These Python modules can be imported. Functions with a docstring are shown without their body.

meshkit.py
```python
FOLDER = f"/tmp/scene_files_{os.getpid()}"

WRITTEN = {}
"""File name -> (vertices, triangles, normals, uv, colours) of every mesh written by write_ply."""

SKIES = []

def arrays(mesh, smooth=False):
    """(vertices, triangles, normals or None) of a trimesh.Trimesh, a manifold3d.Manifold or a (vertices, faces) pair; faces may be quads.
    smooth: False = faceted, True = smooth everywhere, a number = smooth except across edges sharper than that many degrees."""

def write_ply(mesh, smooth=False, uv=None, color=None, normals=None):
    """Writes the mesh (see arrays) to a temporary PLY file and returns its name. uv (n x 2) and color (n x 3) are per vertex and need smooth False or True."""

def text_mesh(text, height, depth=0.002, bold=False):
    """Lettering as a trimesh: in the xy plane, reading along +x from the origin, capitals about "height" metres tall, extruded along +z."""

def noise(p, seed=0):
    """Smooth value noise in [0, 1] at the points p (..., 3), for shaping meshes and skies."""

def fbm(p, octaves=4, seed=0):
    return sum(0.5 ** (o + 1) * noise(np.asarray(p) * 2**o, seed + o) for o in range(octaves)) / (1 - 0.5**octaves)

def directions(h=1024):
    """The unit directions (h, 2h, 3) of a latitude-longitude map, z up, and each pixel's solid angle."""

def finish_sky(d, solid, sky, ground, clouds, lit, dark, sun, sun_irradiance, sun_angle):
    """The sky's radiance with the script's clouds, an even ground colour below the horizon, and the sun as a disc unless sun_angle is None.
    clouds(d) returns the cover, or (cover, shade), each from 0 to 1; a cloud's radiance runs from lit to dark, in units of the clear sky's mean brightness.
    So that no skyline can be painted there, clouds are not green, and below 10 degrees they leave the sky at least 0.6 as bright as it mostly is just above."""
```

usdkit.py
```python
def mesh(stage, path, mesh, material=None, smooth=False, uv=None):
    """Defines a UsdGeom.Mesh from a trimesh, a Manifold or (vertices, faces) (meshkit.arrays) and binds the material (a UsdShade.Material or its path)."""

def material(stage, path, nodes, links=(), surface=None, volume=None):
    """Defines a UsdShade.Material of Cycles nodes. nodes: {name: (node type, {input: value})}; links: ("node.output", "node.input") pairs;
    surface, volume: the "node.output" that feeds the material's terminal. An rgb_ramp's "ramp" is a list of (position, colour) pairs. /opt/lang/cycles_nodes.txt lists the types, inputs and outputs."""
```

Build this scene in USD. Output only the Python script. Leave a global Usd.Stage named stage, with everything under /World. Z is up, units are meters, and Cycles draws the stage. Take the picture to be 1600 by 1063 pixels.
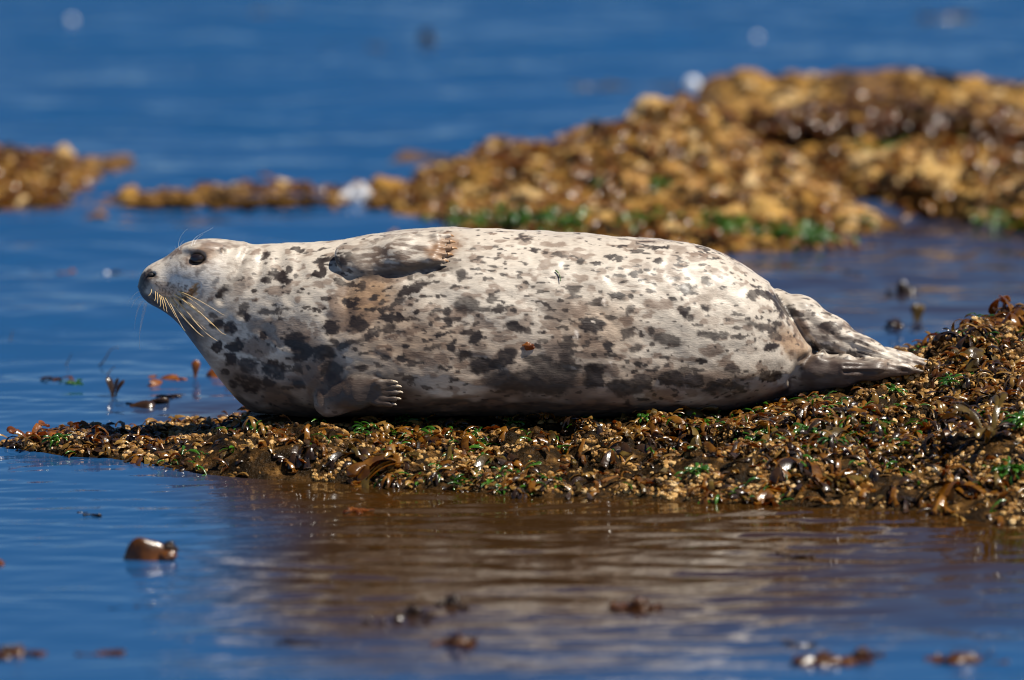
import math, random
import numpy as np, trimesh, usdkit
from meshkit import noise, fbm
from pxr import Usd, UsdGeom, UsdLux, UsdShade, Gf, Sdf, Vt

stage = Usd.Stage.CreateInMemory()
UsdGeom.SetStageUpAxis(stage, "Z"); UsdGeom.SetStageMetersPerUnit(stage, 1.0)
stage.SetDefaultPrim(UsdGeom.Xform.Define(stage, "/World").GetPrim())
UsdGeom.Scope.Define(stage, "/World/Looks")

# ---------------------------------------------------------------- camera, sky, sun, exposure
EXPOSURE = 0.40
SKY = 0.05
SUN = 1.25
SUN_DIR = np.array([0.45, -0.10, 0.90]); SUN_DIR /= np.linalg.norm(SUN_DIR)
PITCH = math.radians(8.5)
CAM = np.array([0.0, -15.0, 0.2258 + 15 * math.tan(PITCH)])
FPX = 733.0 * 15 / math.cos(PITCH)             # focal length in pixels of a 1600 px wide picture
cam = UsdGeom.Camera.Define(stage, "/World/camera")
cam.AddTranslateOp().Set(Gf.Vec3d(*CAM)); cam.AddRotateXOp().Set(90 - math.degrees(PITCH))
cam.CreateHorizontalApertureAttr(36.0); cam.CreateVerticalApertureAttr(36.0 * 680 / 1024)
cam.CreateFocalLengthAttr(36.0 * FPX / 1600)
cam.CreateFocusDistanceAttr(float(15 / math.cos(PITCH) - 0.16)); cam.CreateFStopAttr(2.0)
cam.CreateExposureAttr(EXPOSURE)
ELEV = math.asin(SUN_DIR[2]); ROT = math.atan2(SUN_DIR[0], SUN_DIR[1])
sky_mat = usdkit.material(stage, "/World/Looks/sky", {
    "s": ("sky_texture", {"sky_type": "single_scattering", "sun_disc": False, "sun_elevation": ELEV, "sun_rotation": ROT,
                          "altitude": 0.0, "air_density": 0.6, "aerosol_density": 0.0, "ozone_density": 4.0}),
    "h": ("hsv", {"saturation": 1.15}), "b": ("background_shader", {"strength": SKY})}, [("s.color", "h.color"), ("h.color", "b.color")], surface="b.background")
dome = UsdLux.DomeLight.Define(stage, "/World/sky"); dome.CreateIntensityAttr(1.0)
UsdShade.MaterialBindingAPI.Apply(dome.GetPrim()).Bind(sky_mat)
dome.GetPrim().SetCustomDataByKey("kind", "structure")
sun = UsdLux.DistantLight.Define(stage, "/World/sun")
sun.CreateIntensityAttr(SUN); sun.CreateAngleAttr(0.53); sun.CreateNormalizeAttr(True); sun.CreateColorAttr(Gf.Vec3f(1.0, 0.93, 0.82))
_q = Gf.Rotation(Gf.Vec3d(0, 0, 1), Gf.Vec3d(*SUN_DIR))
sun.AddTransformOp().Set(Gf.Matrix4d().SetRotate(_q))

# ---------------------------------------------------------------- helpers
FWD = np.array([0, math.cos(PITCH), -math.sin(PITCH)]); UP = np.array([0, math.sin(PITCH), math.cos(PITCH)])
def ray(px, py):
    d = FWD * FPX + np.array([1.0, 0, 0]) * (px - 800) + UP * (531.5 - py)
    return d
def at_y(px, py, y=0.0):
    d = ray(px, py); return CAM + d * ((y - CAM[1]) / d[1])
def at_z(px, py, z=0.0):
    d = ray(px, py); return CAM + d * ((z - CAM[2]) / d[2])
def project(v):
    r = np.asarray(v) - CAM; w = r @ FWD
    return 800 + r[..., 0] / w * FPX, 531.5 - (r @ UP) / w * FPX
def px_x(px, y=0.0):
    return (px - 800) / FPX * (15 + y) / math.cos(PITCH)
_used = {}
def numbered(parent, name):
    k = _used.get((parent, name), 0); _used[(parent, name)] = k + 1
    return f"{parent}/{name}" + (f"_{k:03d}" if k else "")
def tag(prim, label=None, cat=None, group=None, kind=None):
    p = prim.GetPrim() if hasattr(prim, "GetPrim") else prim
    for k, v in (("label", label), ("category", cat), ("group", group), ("kind", kind)):
        if v: p.SetCustomDataByKey(k, v)
    return prim
def obj(name, mesh, mat, parent="/World", smooth=40):
    path = numbered(str(parent.GetPath()) if hasattr(parent, "GetPath") else parent, name)
    return usdkit.mesh(stage, path, mesh, "/World/Looks/" + mat if mat else None, smooth=smooth)
def thing(name, loc, label, cat, group=None, rotz=0.0):
    x = UsdGeom.Xform.Define(stage, numbered("/World", name)); x.AddTranslateOp().Set(Gf.Vec3d(*map(float, loc)))
    if rotz: x.AddRotateZOp().Set(rotz)
    return tag(x, label, cat, group)
def M(name, *a, **k): return usdkit.material(stage, "/World/Looks/" + name, *a, **k)
def interp(x, pts):
    a = np.array(pts, float); return np.interp(x, a[:, 0], a[:, 1])
def sstep(a, b, x):
    t = np.clip((x - a) / (b - a), 0, 1); return t * t * (3 - 2 * t)
def cat_mesh(ms):
    vs, fs, n = [], [], 0
    for v, f in ms: vs.append(v); fs.append(np.asarray(f) + n); n += len(v)
    return np.vstack(vs), np.vstack(fs)
def tube(pts, r0, r1, sides=6):
    pts = np.asarray(pts, float)
    # resample smoothly
    t = np.linspace(0, 1, len(pts)); tt = np.linspace(0, 1, max(8, len(pts) * 4))
    from scipy.interpolate import make_interp_spline
    if len(pts) > 2: pts = make_interp_spline(t, pts, k=min(3, len(pts) - 1))(tt)
    n = len(pts); d = np.gradient(pts, axis=0); d /= np.linalg.norm(d, axis=1, keepdims=True)
    a = np.cross(d, [0.3, 1, 0.2]); a /= np.linalg.norm(a, axis=1, keepdims=True); b = np.cross(d, a)
    ang = np.arange(sides) / sides * 2 * np.pi; r = np.linspace(r0, r1, n)[:, None, None]
    v = pts[:, None] + r * (np.cos(ang)[None, :, None] * a[:, None] + np.sin(ang)[None, :, None] * b[:, None])
    i, j = np.meshgrid(np.arange(n - 1), np.arange(sides), indexing="ij"); j2 = (j + 1) % sides
    f = np.stack([i * sides + j, i * sides + j2, (i + 1) * sides + j2, (i + 1) * sides + j], -1).reshape(-1, 4)
    f = np.vstack([f[:, [0, 1, 2]], f[:, [0, 2, 3]]])
    v = v.reshape(-1, 3); v = np.vstack([v, pts[:1], pts[-1:]]); c0, c1 = len(v) - 2, len(v) - 1
    k = np.arange(sides); k2 = (k + 1) % sides; e = (n - 1) * sides
    f = np.vstack([f, np.stack([np.full(sides, c0), k2, k], 1), np.stack([np.full(sides, c1), e + k, e + k2], 1)])
    return v, f
def grid_mesh(X, Y, Z):
    ny, nx = X.shape
    v = np.stack([X, Y, Z], -1).reshape(-1, 3)
    i, j = np.meshgrid(np.arange(ny - 1), np.arange(nx - 1), indexing="ij"); q = i * nx + j
    f = np.stack([q, q + 1, q + nx + 1, q + nx], -1).reshape(-1, 4)
    return v, np.vstack([f[:, [0, 1, 2]], f[:, [0, 2, 3]]])
def lump(rx, ry, rz, seed, rough=0.25, sub=3, freq=2.2):
    m = trimesh.creation.icosphere(sub); v = np.array(m.vertices)
    k = 1 + rough * (fbm(v * freq + 31.7, 3, seed) - 0.5) * 2
    return v * k[:, None] * [rx, ry, rz], np.array(m.faces)

# ---------------------------------------------------------------- materials
def wet(name, stops, scale=20, rough=0.45, coat=0.6, coat_rough=0.18, bump=0.6, bscale=120, detail=5, rand=False, dist=0.004, spec=0.5):
    n = {"g": ("texture_coordinate", {}), "n": ("noise_texture", {"scale": scale, "detail": detail, "roughness": 0.65}),
         "r": ("rgb_ramp", {"ramp": stops}), "n2": ("noise_texture", {"scale": bscale, "detail": 3.0, "roughness": 0.6}),
         "b": ("bump", {"strength": bump, "distance": dist}),
         "p": ("principled_bsdf", {"roughness": rough, "coat_weight": coat, "coat_roughness": coat_rough, "coat_ior": 1.3, "specular_ior_level": spec})}
    l = [("g.object", "n.vector"), ("g.object", "n2.vector"), ("r.color", "p.base_color"), ("n2.fac", "b.height"), ("b.normal", "p.normal"), ("b.normal", "p.coat_normal")]
    if rand:
        n["o"] = ("object_info", {}); n["m"] = ("math", {"math_type": "multiply_add", "value2": 0.75, "value3": -0.37}); n["a"] = ("math", {"math_type": "add", "use_clamp": True})
        l += [("o.random", "m.value1"), ("m.value", "a.value1"), ("n.fac", "a.value2"), ("a.value", "r.fac")]
    else: l += [("n.fac", "r.fac")]
    return M(name, n, l, surface="p.BSDF")
wet("shore_rock", [(0.34, (0.006, 0.004, 0.002)), (0.5, (0.022, 0.012, 0.004)), (0.6, (0.07, 0.034, 0.009)), (0.7, (0.2, 0.105, 0.03)), (0.85, (0.36, 0.23, 0.1))], scale=22, bump=1.0, bscale=110, dist=0.008, coat=0.05, coat_rough=0.12, spec=0.05)
wet("island_rock", [(0.3, (0.01, 0.006, 0.002)), (0.45, (0.06, 0.03, 0.007)), (0.55, (0.19, 0.095, 0.02)), (0.68, (0.33, 0.185, 0.05)), (0.82, (0.42, 0.3, 0.16))], scale=7, bump=1.0, bscale=40, dist=0.02, coat=0.06, coat_rough=0.2, spec=0.12)
wet("barnacle", [(0.1, (0.03, 0.013, 0.003)), (0.35, (0.16, 0.075, 0.017)), (0.6, (0.42, 0.215, 0.052)), (0.8, (0.56, 0.345, 0.115)), (0.97, (0.68, 0.54, 0.34))], scale=30, rand=True, bscale=500, dist=0.001, coat=0.4, coat_rough=0.1, spec=0.2)
wet("island_lump", [(0.2, (0.012, 0.006, 0.001)), (0.42, (0.08, 0.036, 0.005)), (0.60, (0.36, 0.18, 0.032)), (0.78, (0.52, 0.31, 0.08)), (0.95, (0.72, 0.56, 0.34))], scale=14, rand=True, bscale=120, dist=0.004, coat=0.15, coat_rough=0.15, spec=0.12)
def leaf(name, stops, trans, scale=25, rough=0.3, mixv=0.35):
    return M(name, {"g": ("texture_coordinate", {}), "n": ("noise_texture", {"scale": scale, "detail": 3.0}), "r": ("rgb_ramp", {"ramp": stops}),
        "n2": ("noise_texture", {"scale": 220.0, "detail": 2.0}), "b": ("bump", {"strength": 0.35, "distance": 0.002}),
        "p": ("principled_bsdf", {"roughness": rough, "coat_weight": 0.5, "coat_roughness": 0.12}), "t": ("translucent_bsdf", {"color": trans}),
        "m": ("mix_closure", {"fac": mixv})},
        [("g.object", "n.vector"), ("g.object", "n2.vector"), ("n.fac", "r.fac"), ("r.color", "p.base_color"), ("n2.fac", "b.height"), ("b.normal", "p.normal"), ("b.normal", "p.coat_normal"),
         ("p.BSDF", "m.closure1"), ("t.BSDF", "m.closure2")], surface="m.closure")
leaf("weed_amber", [(0.35, (0.07, 0.026, 0.003)), (0.65, (0.3, 0.125, 0.01))], (0.55, 0.21, 0.01))
leaf("weed_olive", [(0.35, (0.05, 0.03, 0.006)), (0.65, (0.2, 0.13, 0.025))], (0.4, 0.22, 0.03))
leaf("weed_gold", [(0.35, (0.14, 0.07, 0.012)), (0.65, (0.42, 0.24, 0.055))], (0.5, 0.28, 0.05))
leaf("weed_brown", [(0.35, (0.035, 0.014, 0.003)), (0.65, (0.15, 0.05, 0.007))], (0.3, 0.09, 0.01), mixv=0.25)
leaf("weed_dark", [(0.35, (0.01, 0.006, 0.003)), (0.65, (0.05, 0.022, 0.006))], (0.12, 0.05, 0.01), mixv=0.15)
leaf("weed_red", [(0.35, (0.12, 0.035, 0.008)), (0.65, (0.38, 0.13, 0.02))], (0.6, 0.2, 0.02))
leaf("weed_green", [(0.35, (0.014, 0.07, 0.006)), (0.65, (0.07, 0.2, 0.012))], (0.18, 0.4, 0.015))
# water: a clear skin over murky sea
M("water", {"g": ("geometry", {}), "mp": ("mapping", {"scale": (9.0, 22.0, 9.0)}), "n": ("noise_texture", {"scale": 1.0, "detail": 4.0, "roughness": 0.55, "distortion": 0.6}),
            "b": ("bump", {"strength": 0.4, "distance": 0.0018}), "f": ("fresnel", {"IOR": 1.36}),
            "gl": ("glossy_bsdf", {"color": (1, 1, 1), "roughness": 0.04}), "t": ("transparent_bsdf", {"color": (0.35, 0.5, 0.6)}),
            "sh": ("attribute", {"attribute": "shallow_refl"}), "dm": ("mix_color", {"a": (0.014, 0.074, 0.20), "b": (0.04, 0.018, 0.004)}), "d": ("diffuse_bsdf", {}), "m1": ("mix_closure", {"fac": 0.85}), "m2": ("mix_closure", {})},  # b: brown body tint that also paints in the rocks' reflection
  [("sh.fac", "dm.fac"), ("dm.result", "d.color"), ("g.position", "mp.vector"), ("mp.vector", "n.vector"), ("n.fac", "b.height"), ("b.normal", "gl.normal"), ("t.BSDF", "m1.closure1"), ("d.BSDF", "m1.closure2"),
   ("f.fac", "m2.fac"), ("m1.closure", "m2.closure1"), ("gl.BSDF", "m2.closure2")], surface="m2.closure")
M("seabed", {"g": ("texture_coordinate", {}), "n": ("noise_texture", {"scale": 3.0, "detail": 6.0}), "r": ("rgb_ramp", {"ramp": [(0.35, (0.02, 0.025, 0.02)), (0.7, (0.09, 0.08, 0.05))]}),
             "p": ("principled_bsdf", {"roughness": 0.8})}, [("g.object", "n.vector"), ("n.fac", "r.fac"), ("r.color", "p.base_color")], surface="p.BSDF")
M("foam_and_glint", {"p": ("principled_bsdf", {"base_color": (0.85, 0.86, 0.88), "roughness": 0.35, "coat_weight": 0.5})}, surface="p.BSDF")
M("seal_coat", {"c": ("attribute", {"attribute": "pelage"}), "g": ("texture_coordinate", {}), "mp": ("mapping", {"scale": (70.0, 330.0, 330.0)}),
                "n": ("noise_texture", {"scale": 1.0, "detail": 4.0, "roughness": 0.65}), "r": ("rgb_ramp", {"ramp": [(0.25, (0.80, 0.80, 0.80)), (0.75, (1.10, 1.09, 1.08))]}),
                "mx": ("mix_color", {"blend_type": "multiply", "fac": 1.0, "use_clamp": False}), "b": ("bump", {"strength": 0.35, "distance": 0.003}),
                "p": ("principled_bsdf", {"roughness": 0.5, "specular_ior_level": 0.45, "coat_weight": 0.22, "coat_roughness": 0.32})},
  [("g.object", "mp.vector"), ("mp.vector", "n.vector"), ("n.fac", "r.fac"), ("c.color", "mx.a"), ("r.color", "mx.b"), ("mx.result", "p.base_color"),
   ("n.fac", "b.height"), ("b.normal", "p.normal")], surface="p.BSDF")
M("eye", {"p": ("principled_bsdf", {"base_color": (0.012, 0.007, 0.005), "roughness": 0.06, "coat_weight": 1.0, "coat_roughness": 0.02})}, surface="p.BSDF")
M("nostril", {"p": ("principled_bsdf", {"base_color": (0.012, 0.009, 0.008), "roughness": 0.5})}, surface="p.BSDF")
M("whisker", {"p": ("principled_bsdf", {"base_color": (0.78, 0.55, 0.25), "roughness": 0.3})}, surface="p.BSDF")
M("pale_hair", {"p": ("principled_bsdf", {"base_color": (0.8, 0.8, 0.8), "roughness": 0.3})}, surface="p.BSDF")
M("claw", {"p": ("principled_bsdf", {"base_color": (0.62, 0.5, 0.36), "roughness": 0.28, "coat_weight": 0.5})}, surface="p.BSDF")
M("claw_brown", {"p": ("principled_bsdf", {"base_color": (0.4, 0.22, 0.1), "roughness": 0.3, "coat_weight": 0.5})}, surface="p.BSDF")

# ---------------------------------------------------------------- sea bed and water
def stretch(lo, hi, step, far):
    a = np.arange(lo, hi + 1e-9, step); g, s = [], step
    x = hi
    while x < far:
        s *= 1.35; x += s; g.append(x)
    g = np.array(g); return np.concatenate([(lo - (g - hi))[::-1], a, g])
X, Y = np.meshgrid(stretch(-4, 4, 0.5, 600), stretch(-5, 14, 0.5, 600))
Z = -0.30 - 0.10 * fbm(np.stack([X, Y, 0 * X], -1) * 0.9, 3, 5) - 1.2 * sstep(6, 30, np.abs(Y)) - 1.0 * sstep(4, 30, np.abs(X))
tag(obj("seabed", grid_mesh(X, Y, Z), "seabed", smooth=True), kind="structure")
xs = stretch(-2.4, 2.4, 0.022, 600)
ya = np.concatenate([np.arange(-4.6, 1.0, 0.0115), np.arange(1.0, 12.0, 0.024)]); g, s, y = [], 0.024, 12.0
while y < 600: s *= 1.3; y += s; g.append(y)
g2, s, y = [], 0.02, -4.6
while y > -600: s *= 1.35; y -= s; g2.append(y)
X, Y = np.meshgrid(xs, np.concatenate([g2[::-1], ya, g]))
def waves(X, Y):
    n2 = lambda sx, sy, sd: noise(np.stack([X * sx, Y * sy, 0 * X + 0.37], -1), sd) - 0.5
    k = sstep(0.3, 1.9, Y) * (1 - 0.8 * sstep(0.35, 0.7, X) * sstep(3.8, 3.0, Y))
    warp = 0.55 * n2(1.1, 1.6, 3) + 0.22 * n2(3.0, 4.5, 4)
    rs = np.random.default_rng(17); z = 0.006 * n2(1.3, 2.4, 21) + 0.016 * k * n2(1.2, 2.6, 22)
    for lam, rough, calm in ((0.80, .07, .006), (0.55, .11, .010), (0.38, .11, .016), (0.27, .10, .022), (0.19, .085, .030), (0.135, .07, .040), (0.098, .065, .046), (0.072, .045, .040), (0.055, .025, .034)):
        for r in range(3):
            th = rs.normal(0, 0.42); kx, ky = math.sin(th) * 2 * np.pi / lam, math.cos(th) * 2 * np.pi / lam
            amp = np.clip(0.5 + 2.2 * n2(0.9 / lam * 0.35, 0.9 / lam * 0.6, 40 + r + int(lam * 900)), 0, 1.3)
            ph = kx * X + ky * (Y + warp * (0.35 + 0.5 * lam)) + rs.uniform(0, 6.28) + 2.4 * n2(0.5 / lam, 0.8 / lam, 70 + r)
            sn = np.sin(ph); z = z + (rough * k + calm * (1 - k)) * lam / (2 * np.pi) * amp * (sn + 0.22 * np.cos(2 * ph)) * 0.75
    near = (np.abs(X) < 5) & (Y < 13.5) & (Y > -5)
    return np.where(near, z, 0.0)
sea = obj("water", grid_mesh(X, Y, waves(X, Y)), "water", smooth=True); tag(sea, kind="structure")
wob = 0.5 * (fbm(np.stack([X * 1.3, Y * 2.0, 0 * X], -1), 3, 91) - 0.5)   # brown tint: submerged rock apron plus painted reflections of rock, seal and mound
brown_refl = sstep(-0.72, -0.40, X + wob * 0.5 + 0.12 * (Y + 1)) * sstep(-2.9, -1.75, Y + wob - 0.55 * np.maximum(X - 0.15, 0)) * sstep(1.0, 0.2, Y)
brown_refl = np.maximum(brown_refl, 0.75 * sstep(0.35, 0.8, X + wob * 0.5) * sstep(1.2, 1.9, Y + wob) * sstep(4.2, 3.6, Y)); brown_refl *= (np.abs(X) < 4)
UsdGeom.PrimvarsAPI(sea).CreatePrimvar("shallow_refl", Sdf.ValueTypeNames.FloatArray, "vertex").Set(Vt.FloatArray.FromNumpy(brown_refl.ravel().astype(np.float32)))

# ---------------------------------------------------------------- rock the seal lies on
YF = [(-80, 0.0), (10, -0.04), (100, -0.12), (200, -0.2), (300, -0.32), (400, -0.42), (600, -0.52), (800, -0.6), (1000, -0.66), (1200, -0.75), (1400, -0.88), (1500, -0.98), (1700, -1.1), (2300, -1.3)]
YB = [(-80, 0.0), (10, 0.04), (200, 0.22), (400, 0.5), (800, 0.7), (1200, 0.8), (1600, 0.9), (2300, 1.0)]
HH = [(-80, -0.05), (10, 0.008), (100, 0.026), (200, 0.032), (300, 0.042), (400, 0.047), (700, 0.052), (1000, 0.055), (1200, 0.075), (1260, 0.1), (1310, 0.118), (1380, 0.14), (1440, 0.165), (1500, 0.178), (1600, 0.205), (1800, 0.24), (2300, 0.2)]
def shelf(x, y):
    px = 800 + np.asarray(x) * 733.0; y = np.asarray(y)
    P = np.stack([np.asarray(x) + 0 * y, y + 0 * px, 0 * px + 0 * y], -1)
    yf = interp(px, YF) + 0.10 * (noise(P * 3.1 + 7, 2) - 0.5); yb = interp(px, YB); h = interp(px, HH) + 0.018 * sstep(300, 420, px) * sstep(1420, 1300, px)
    top = -0.17 + 0.28 * sstep(1150, 1450, px)
    wid = np.maximum(top - yf, 0.12)
    s = (y - yf) / wid; s2 = (yb - y) / np.maximum((yb - top) * 0.8, 0.1)
    up = lambda t: np.where(t > 0, 1 - (1 - np.clip(t, 0, 1)) ** 2.0, np.maximum(t * 2.2, -4))
    z = np.minimum(h * up(s), h * up(s2)) 
    z = np.where(np.minimum(s, s2) < 0, np.minimum(s * wid * 0.45, s2 * 0.3), z)
    z = np.maximum(z, -0.34)
    amp = sstep(-0.2, 0.5, np.minimum(s, s2))
    under = 1 - 0.85 * sstep(0.24, 0.12, np.abs(y)) * sstep(330, 420, px) * sstep(1330, 1250, px)
    z = z + amp * under * ((fbm(P * 5.0, 3, 9) - 0.5) * 0.10 + np.abs(noise(P * 13, 6) - 0.5) * 0.07 - 0.017 + (fbm(P * 38, 2, 8) - 0.5) * 0.028) * (0.5 + 0.5 * sstep(150, 500, px))
    return z
X, Y = np.meshgrid(np.arange(-1.25, 1.75, 0.0085), np.arange(-1.45, 1.1, 0.0085))
tag(obj("rock_shelf", grid_mesh(X, Y, shelf(X, Y)), "shore_rock", smooth=True), "low brown weed covered rock shelf at the water's edge carrying the seal", "rock")
def on_shelf(px, py):
    """the point of the shelf seen at a pixel"""
    d = ray(px, py); d = d / np.linalg.norm(d); t0 = (0.32 - CAM[2]) / d[2]; t1 = (-0.05 - CAM[2]) / d[2]
    t = np.linspace(t0, t1, 500); p = CAM + d * t[:, None]; below = np.nonzero(p[:, 2] < shelf(p[:, 0], p[:, 1]))[0]
    return p[below[0]] if len(below) else p[-1]

# ---------------------------------------------------------------- islands behind
def lumpy(P, seed, a=0.1):
    return (fbm(P * 2.2, 3, seed) - 0.5) * a + np.abs(noise(P * 4.5, seed + 1) - 0.5) * a * 0.6 - a * 0.14 + (fbm(P * 13, 4, seed + 2) - 0.5) * a * 0.7
A_SIL = [(560, 345), (600, 312), (640, 288), (700, 252), (750, 228), (800, 226), (860, 222), (920, 196), (1000, 188), (1060, 186), (1100, 192), (1150, 208), (1250, 254), (1350, 304), (1450, 344), (1540, 372), (1600, 400)]
A_YF = [(560, 4.15), (600, 4.0), (650, 3.75), (750, 3.4), (850, 3.2), (1050, 3.1), (1300, 3.05), (1450, 3.3), (1540, 3.6), (1600, 3.9)]
def sil_z(px, sil, yc):
    py = interp(px, sil); d = np.tan(PITCH + np.arctan((py - 531.5) / FPX)); return CAM[2] - (15 + yc) * d
def island_a(x, y):
    px = 800 + x / ((15 + 4.0) / math.cos(PITCH)) * FPX
    P = np.stack([x, y, 0 * x], -1); yc = 4.25
    yf = interp(px, A_YF) + 0.14 * (noise(P * 2.3, 71) - 0.5); h = sil_z(px, A_SIL, yc)
    s = (y - yf) / (yc - yf); s2 = (5.0 - y) / (5.0 - yc)
    z = h * np.where(s < 1, np.sign(s) * np.abs(np.clip(s, -1, 1)) ** 0.85, np.clip(s2, -1, 1) ** 0.8 if False else np.clip(s2, -1, 1))
    z = np.where((h < 0), h, z)
    return np.maximum(z + lumpy(P, 41, 0.10) * sstep(-0.05, 0.25, np.minimum(s, s2)), -0.2)
X, Y = np.meshgrid(np.arange(-0.6, 1.6, 0.014), np.arange(2.7, 5.2, 0.014))
tag(obj("rock_mound", grid_mesh(X, Y, island_a(X, Y)), "island_rock", smooth=True), "long sloping golden brown rock mound behind the seal's back", "rock")
C_YF = [(1180, 4.5), (1250, 4.3), (1350, 4.0), (1450, 3.75), (1550, 3.5), (1700, 3.2), (2400, 2.6)]
C_SIL = [(1180, 235), (1250, 215), (1350, 205), (1450, 205), (1600, 215), (2400, 260)]
def island_c(x, y):
    px = 800 + x / ((15 + 4.2) / math.cos(PITCH)) * FPX
    P = np.stack([x, y, 0 * x], -1); yc = 4.75
    yf = interp(px, C_YF) + 0.1 * (noise(P * 3.3, 73) - 0.5); h = sil_z(px, C_SIL, yc)
    s = (y - yf) / (yc - yf); s2 = (5.6 - y) / (5.6 - yc)
    z = np.where(s < 1, h * (0.62 * sstep(0, 0.12, s) + 0.38 * np.clip(s, 0, 1)) - 0.2 * sstep(0, -0.1, s), h * np.clip(s2, -1, 1))
    return np.maximum(z + lumpy(P, 51, 0.12) * sstep(0.0, 0.2, np.minimum(s, s2)), -0.2)
X, Y = np.meshgrid(np.arange(0.62, 3.2, 0.016), np.arange(2.6, 5.7, 0.016))
tag(obj("rock_outcrop", grid_mesh(X, Y, island_c(X, Y)), "island_rock", smooth=True), "craggy dark brown rock outcrop at the right edge beyond the gully", "rock")
# the back ledge, a slab that overhangs
def ledge():
    nx, na = 170, 60
    x0, x1 = px_x(1085, 4.8), px_x(1085, 4.8) + 2.2
    xs = np.linspace(0, 1, nx); a = np.linspace(0, 2 * np.pi, na, endpoint=False)
    U, Aa = np.meshgrid(xs, a, indexing="ij")
    px = 1085 + U * 1300
    ztop = sil_z(px, [(1085, 190), (1105, 165), (1130, 152), (1180, 146), (1300, 148), (1400, 143), (1450, 143), (1500, 152), (1600, 158), (2400, 190)], 5.0)
    zbot = sil_z(px, [(1085, 196), (1130, 200), (1250, 200), (1330, 205), (1400, 215), (2400, 250)], 4.6)
    zc, hz = (ztop + zbot) / 2, np.maximum((ztop - zbot) / 2, 0.01)
    end = np.sqrt(np.clip(1 - (1 - np.clip(U / 0.03, 0, 1)) ** 2, 0, 1)) * np.sqrt(np.clip(1 - (1 - np.clip((1 - U) / 0.03, 0, 1)) ** 2, 0, 1)) + 0.01
    c, s = np.cos(Aa), np.sin(Aa); e = lambda t: np.sign(t) * np.abs(t) ** 0.55
    x = x0 + U * (x1 - x0); y = 5.05 + e(c) * 0.52 * end; z = zc + e(s) * hz * end
    P = np.stack([x, y, z], -1)
    k = (fbm(P * 5, 3, 77) - 0.5) * 0.17 + (fbm(P * 16, 3, 78) - 0.5) * 0.09
    y = y + k * c; z = z + k * 0.55 * s
    v = np.stack([x, y, z], -1).reshape(-1, 3)
    i, j = np.meshgrid(np.arange(nx - 1), np.arange(na), indexing="ij"); j2 = (j + 1) % na
    q = np.stack([i * na + j, (i + 1) * na + j, (i + 1) * na + j2, i * na + j2], -1).reshape(-1, 4)
    return v, np.vstack([q[:, [0, 1, 2]], q[:, [0, 2, 3]]])
LEDGE = ledge()
tag(obj("rock_ledge", LEDGE, "island_rock", smooth=True), "flat topped overhanging rock ledge with a dark gap beneath, farthest back", "rock")
L_SIL = [(-900, 260), (-60, 240), (0, 246), (60, 250), (110, 258), (150, 274), (200, 289), (235, 305), (270, 325)]
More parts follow.
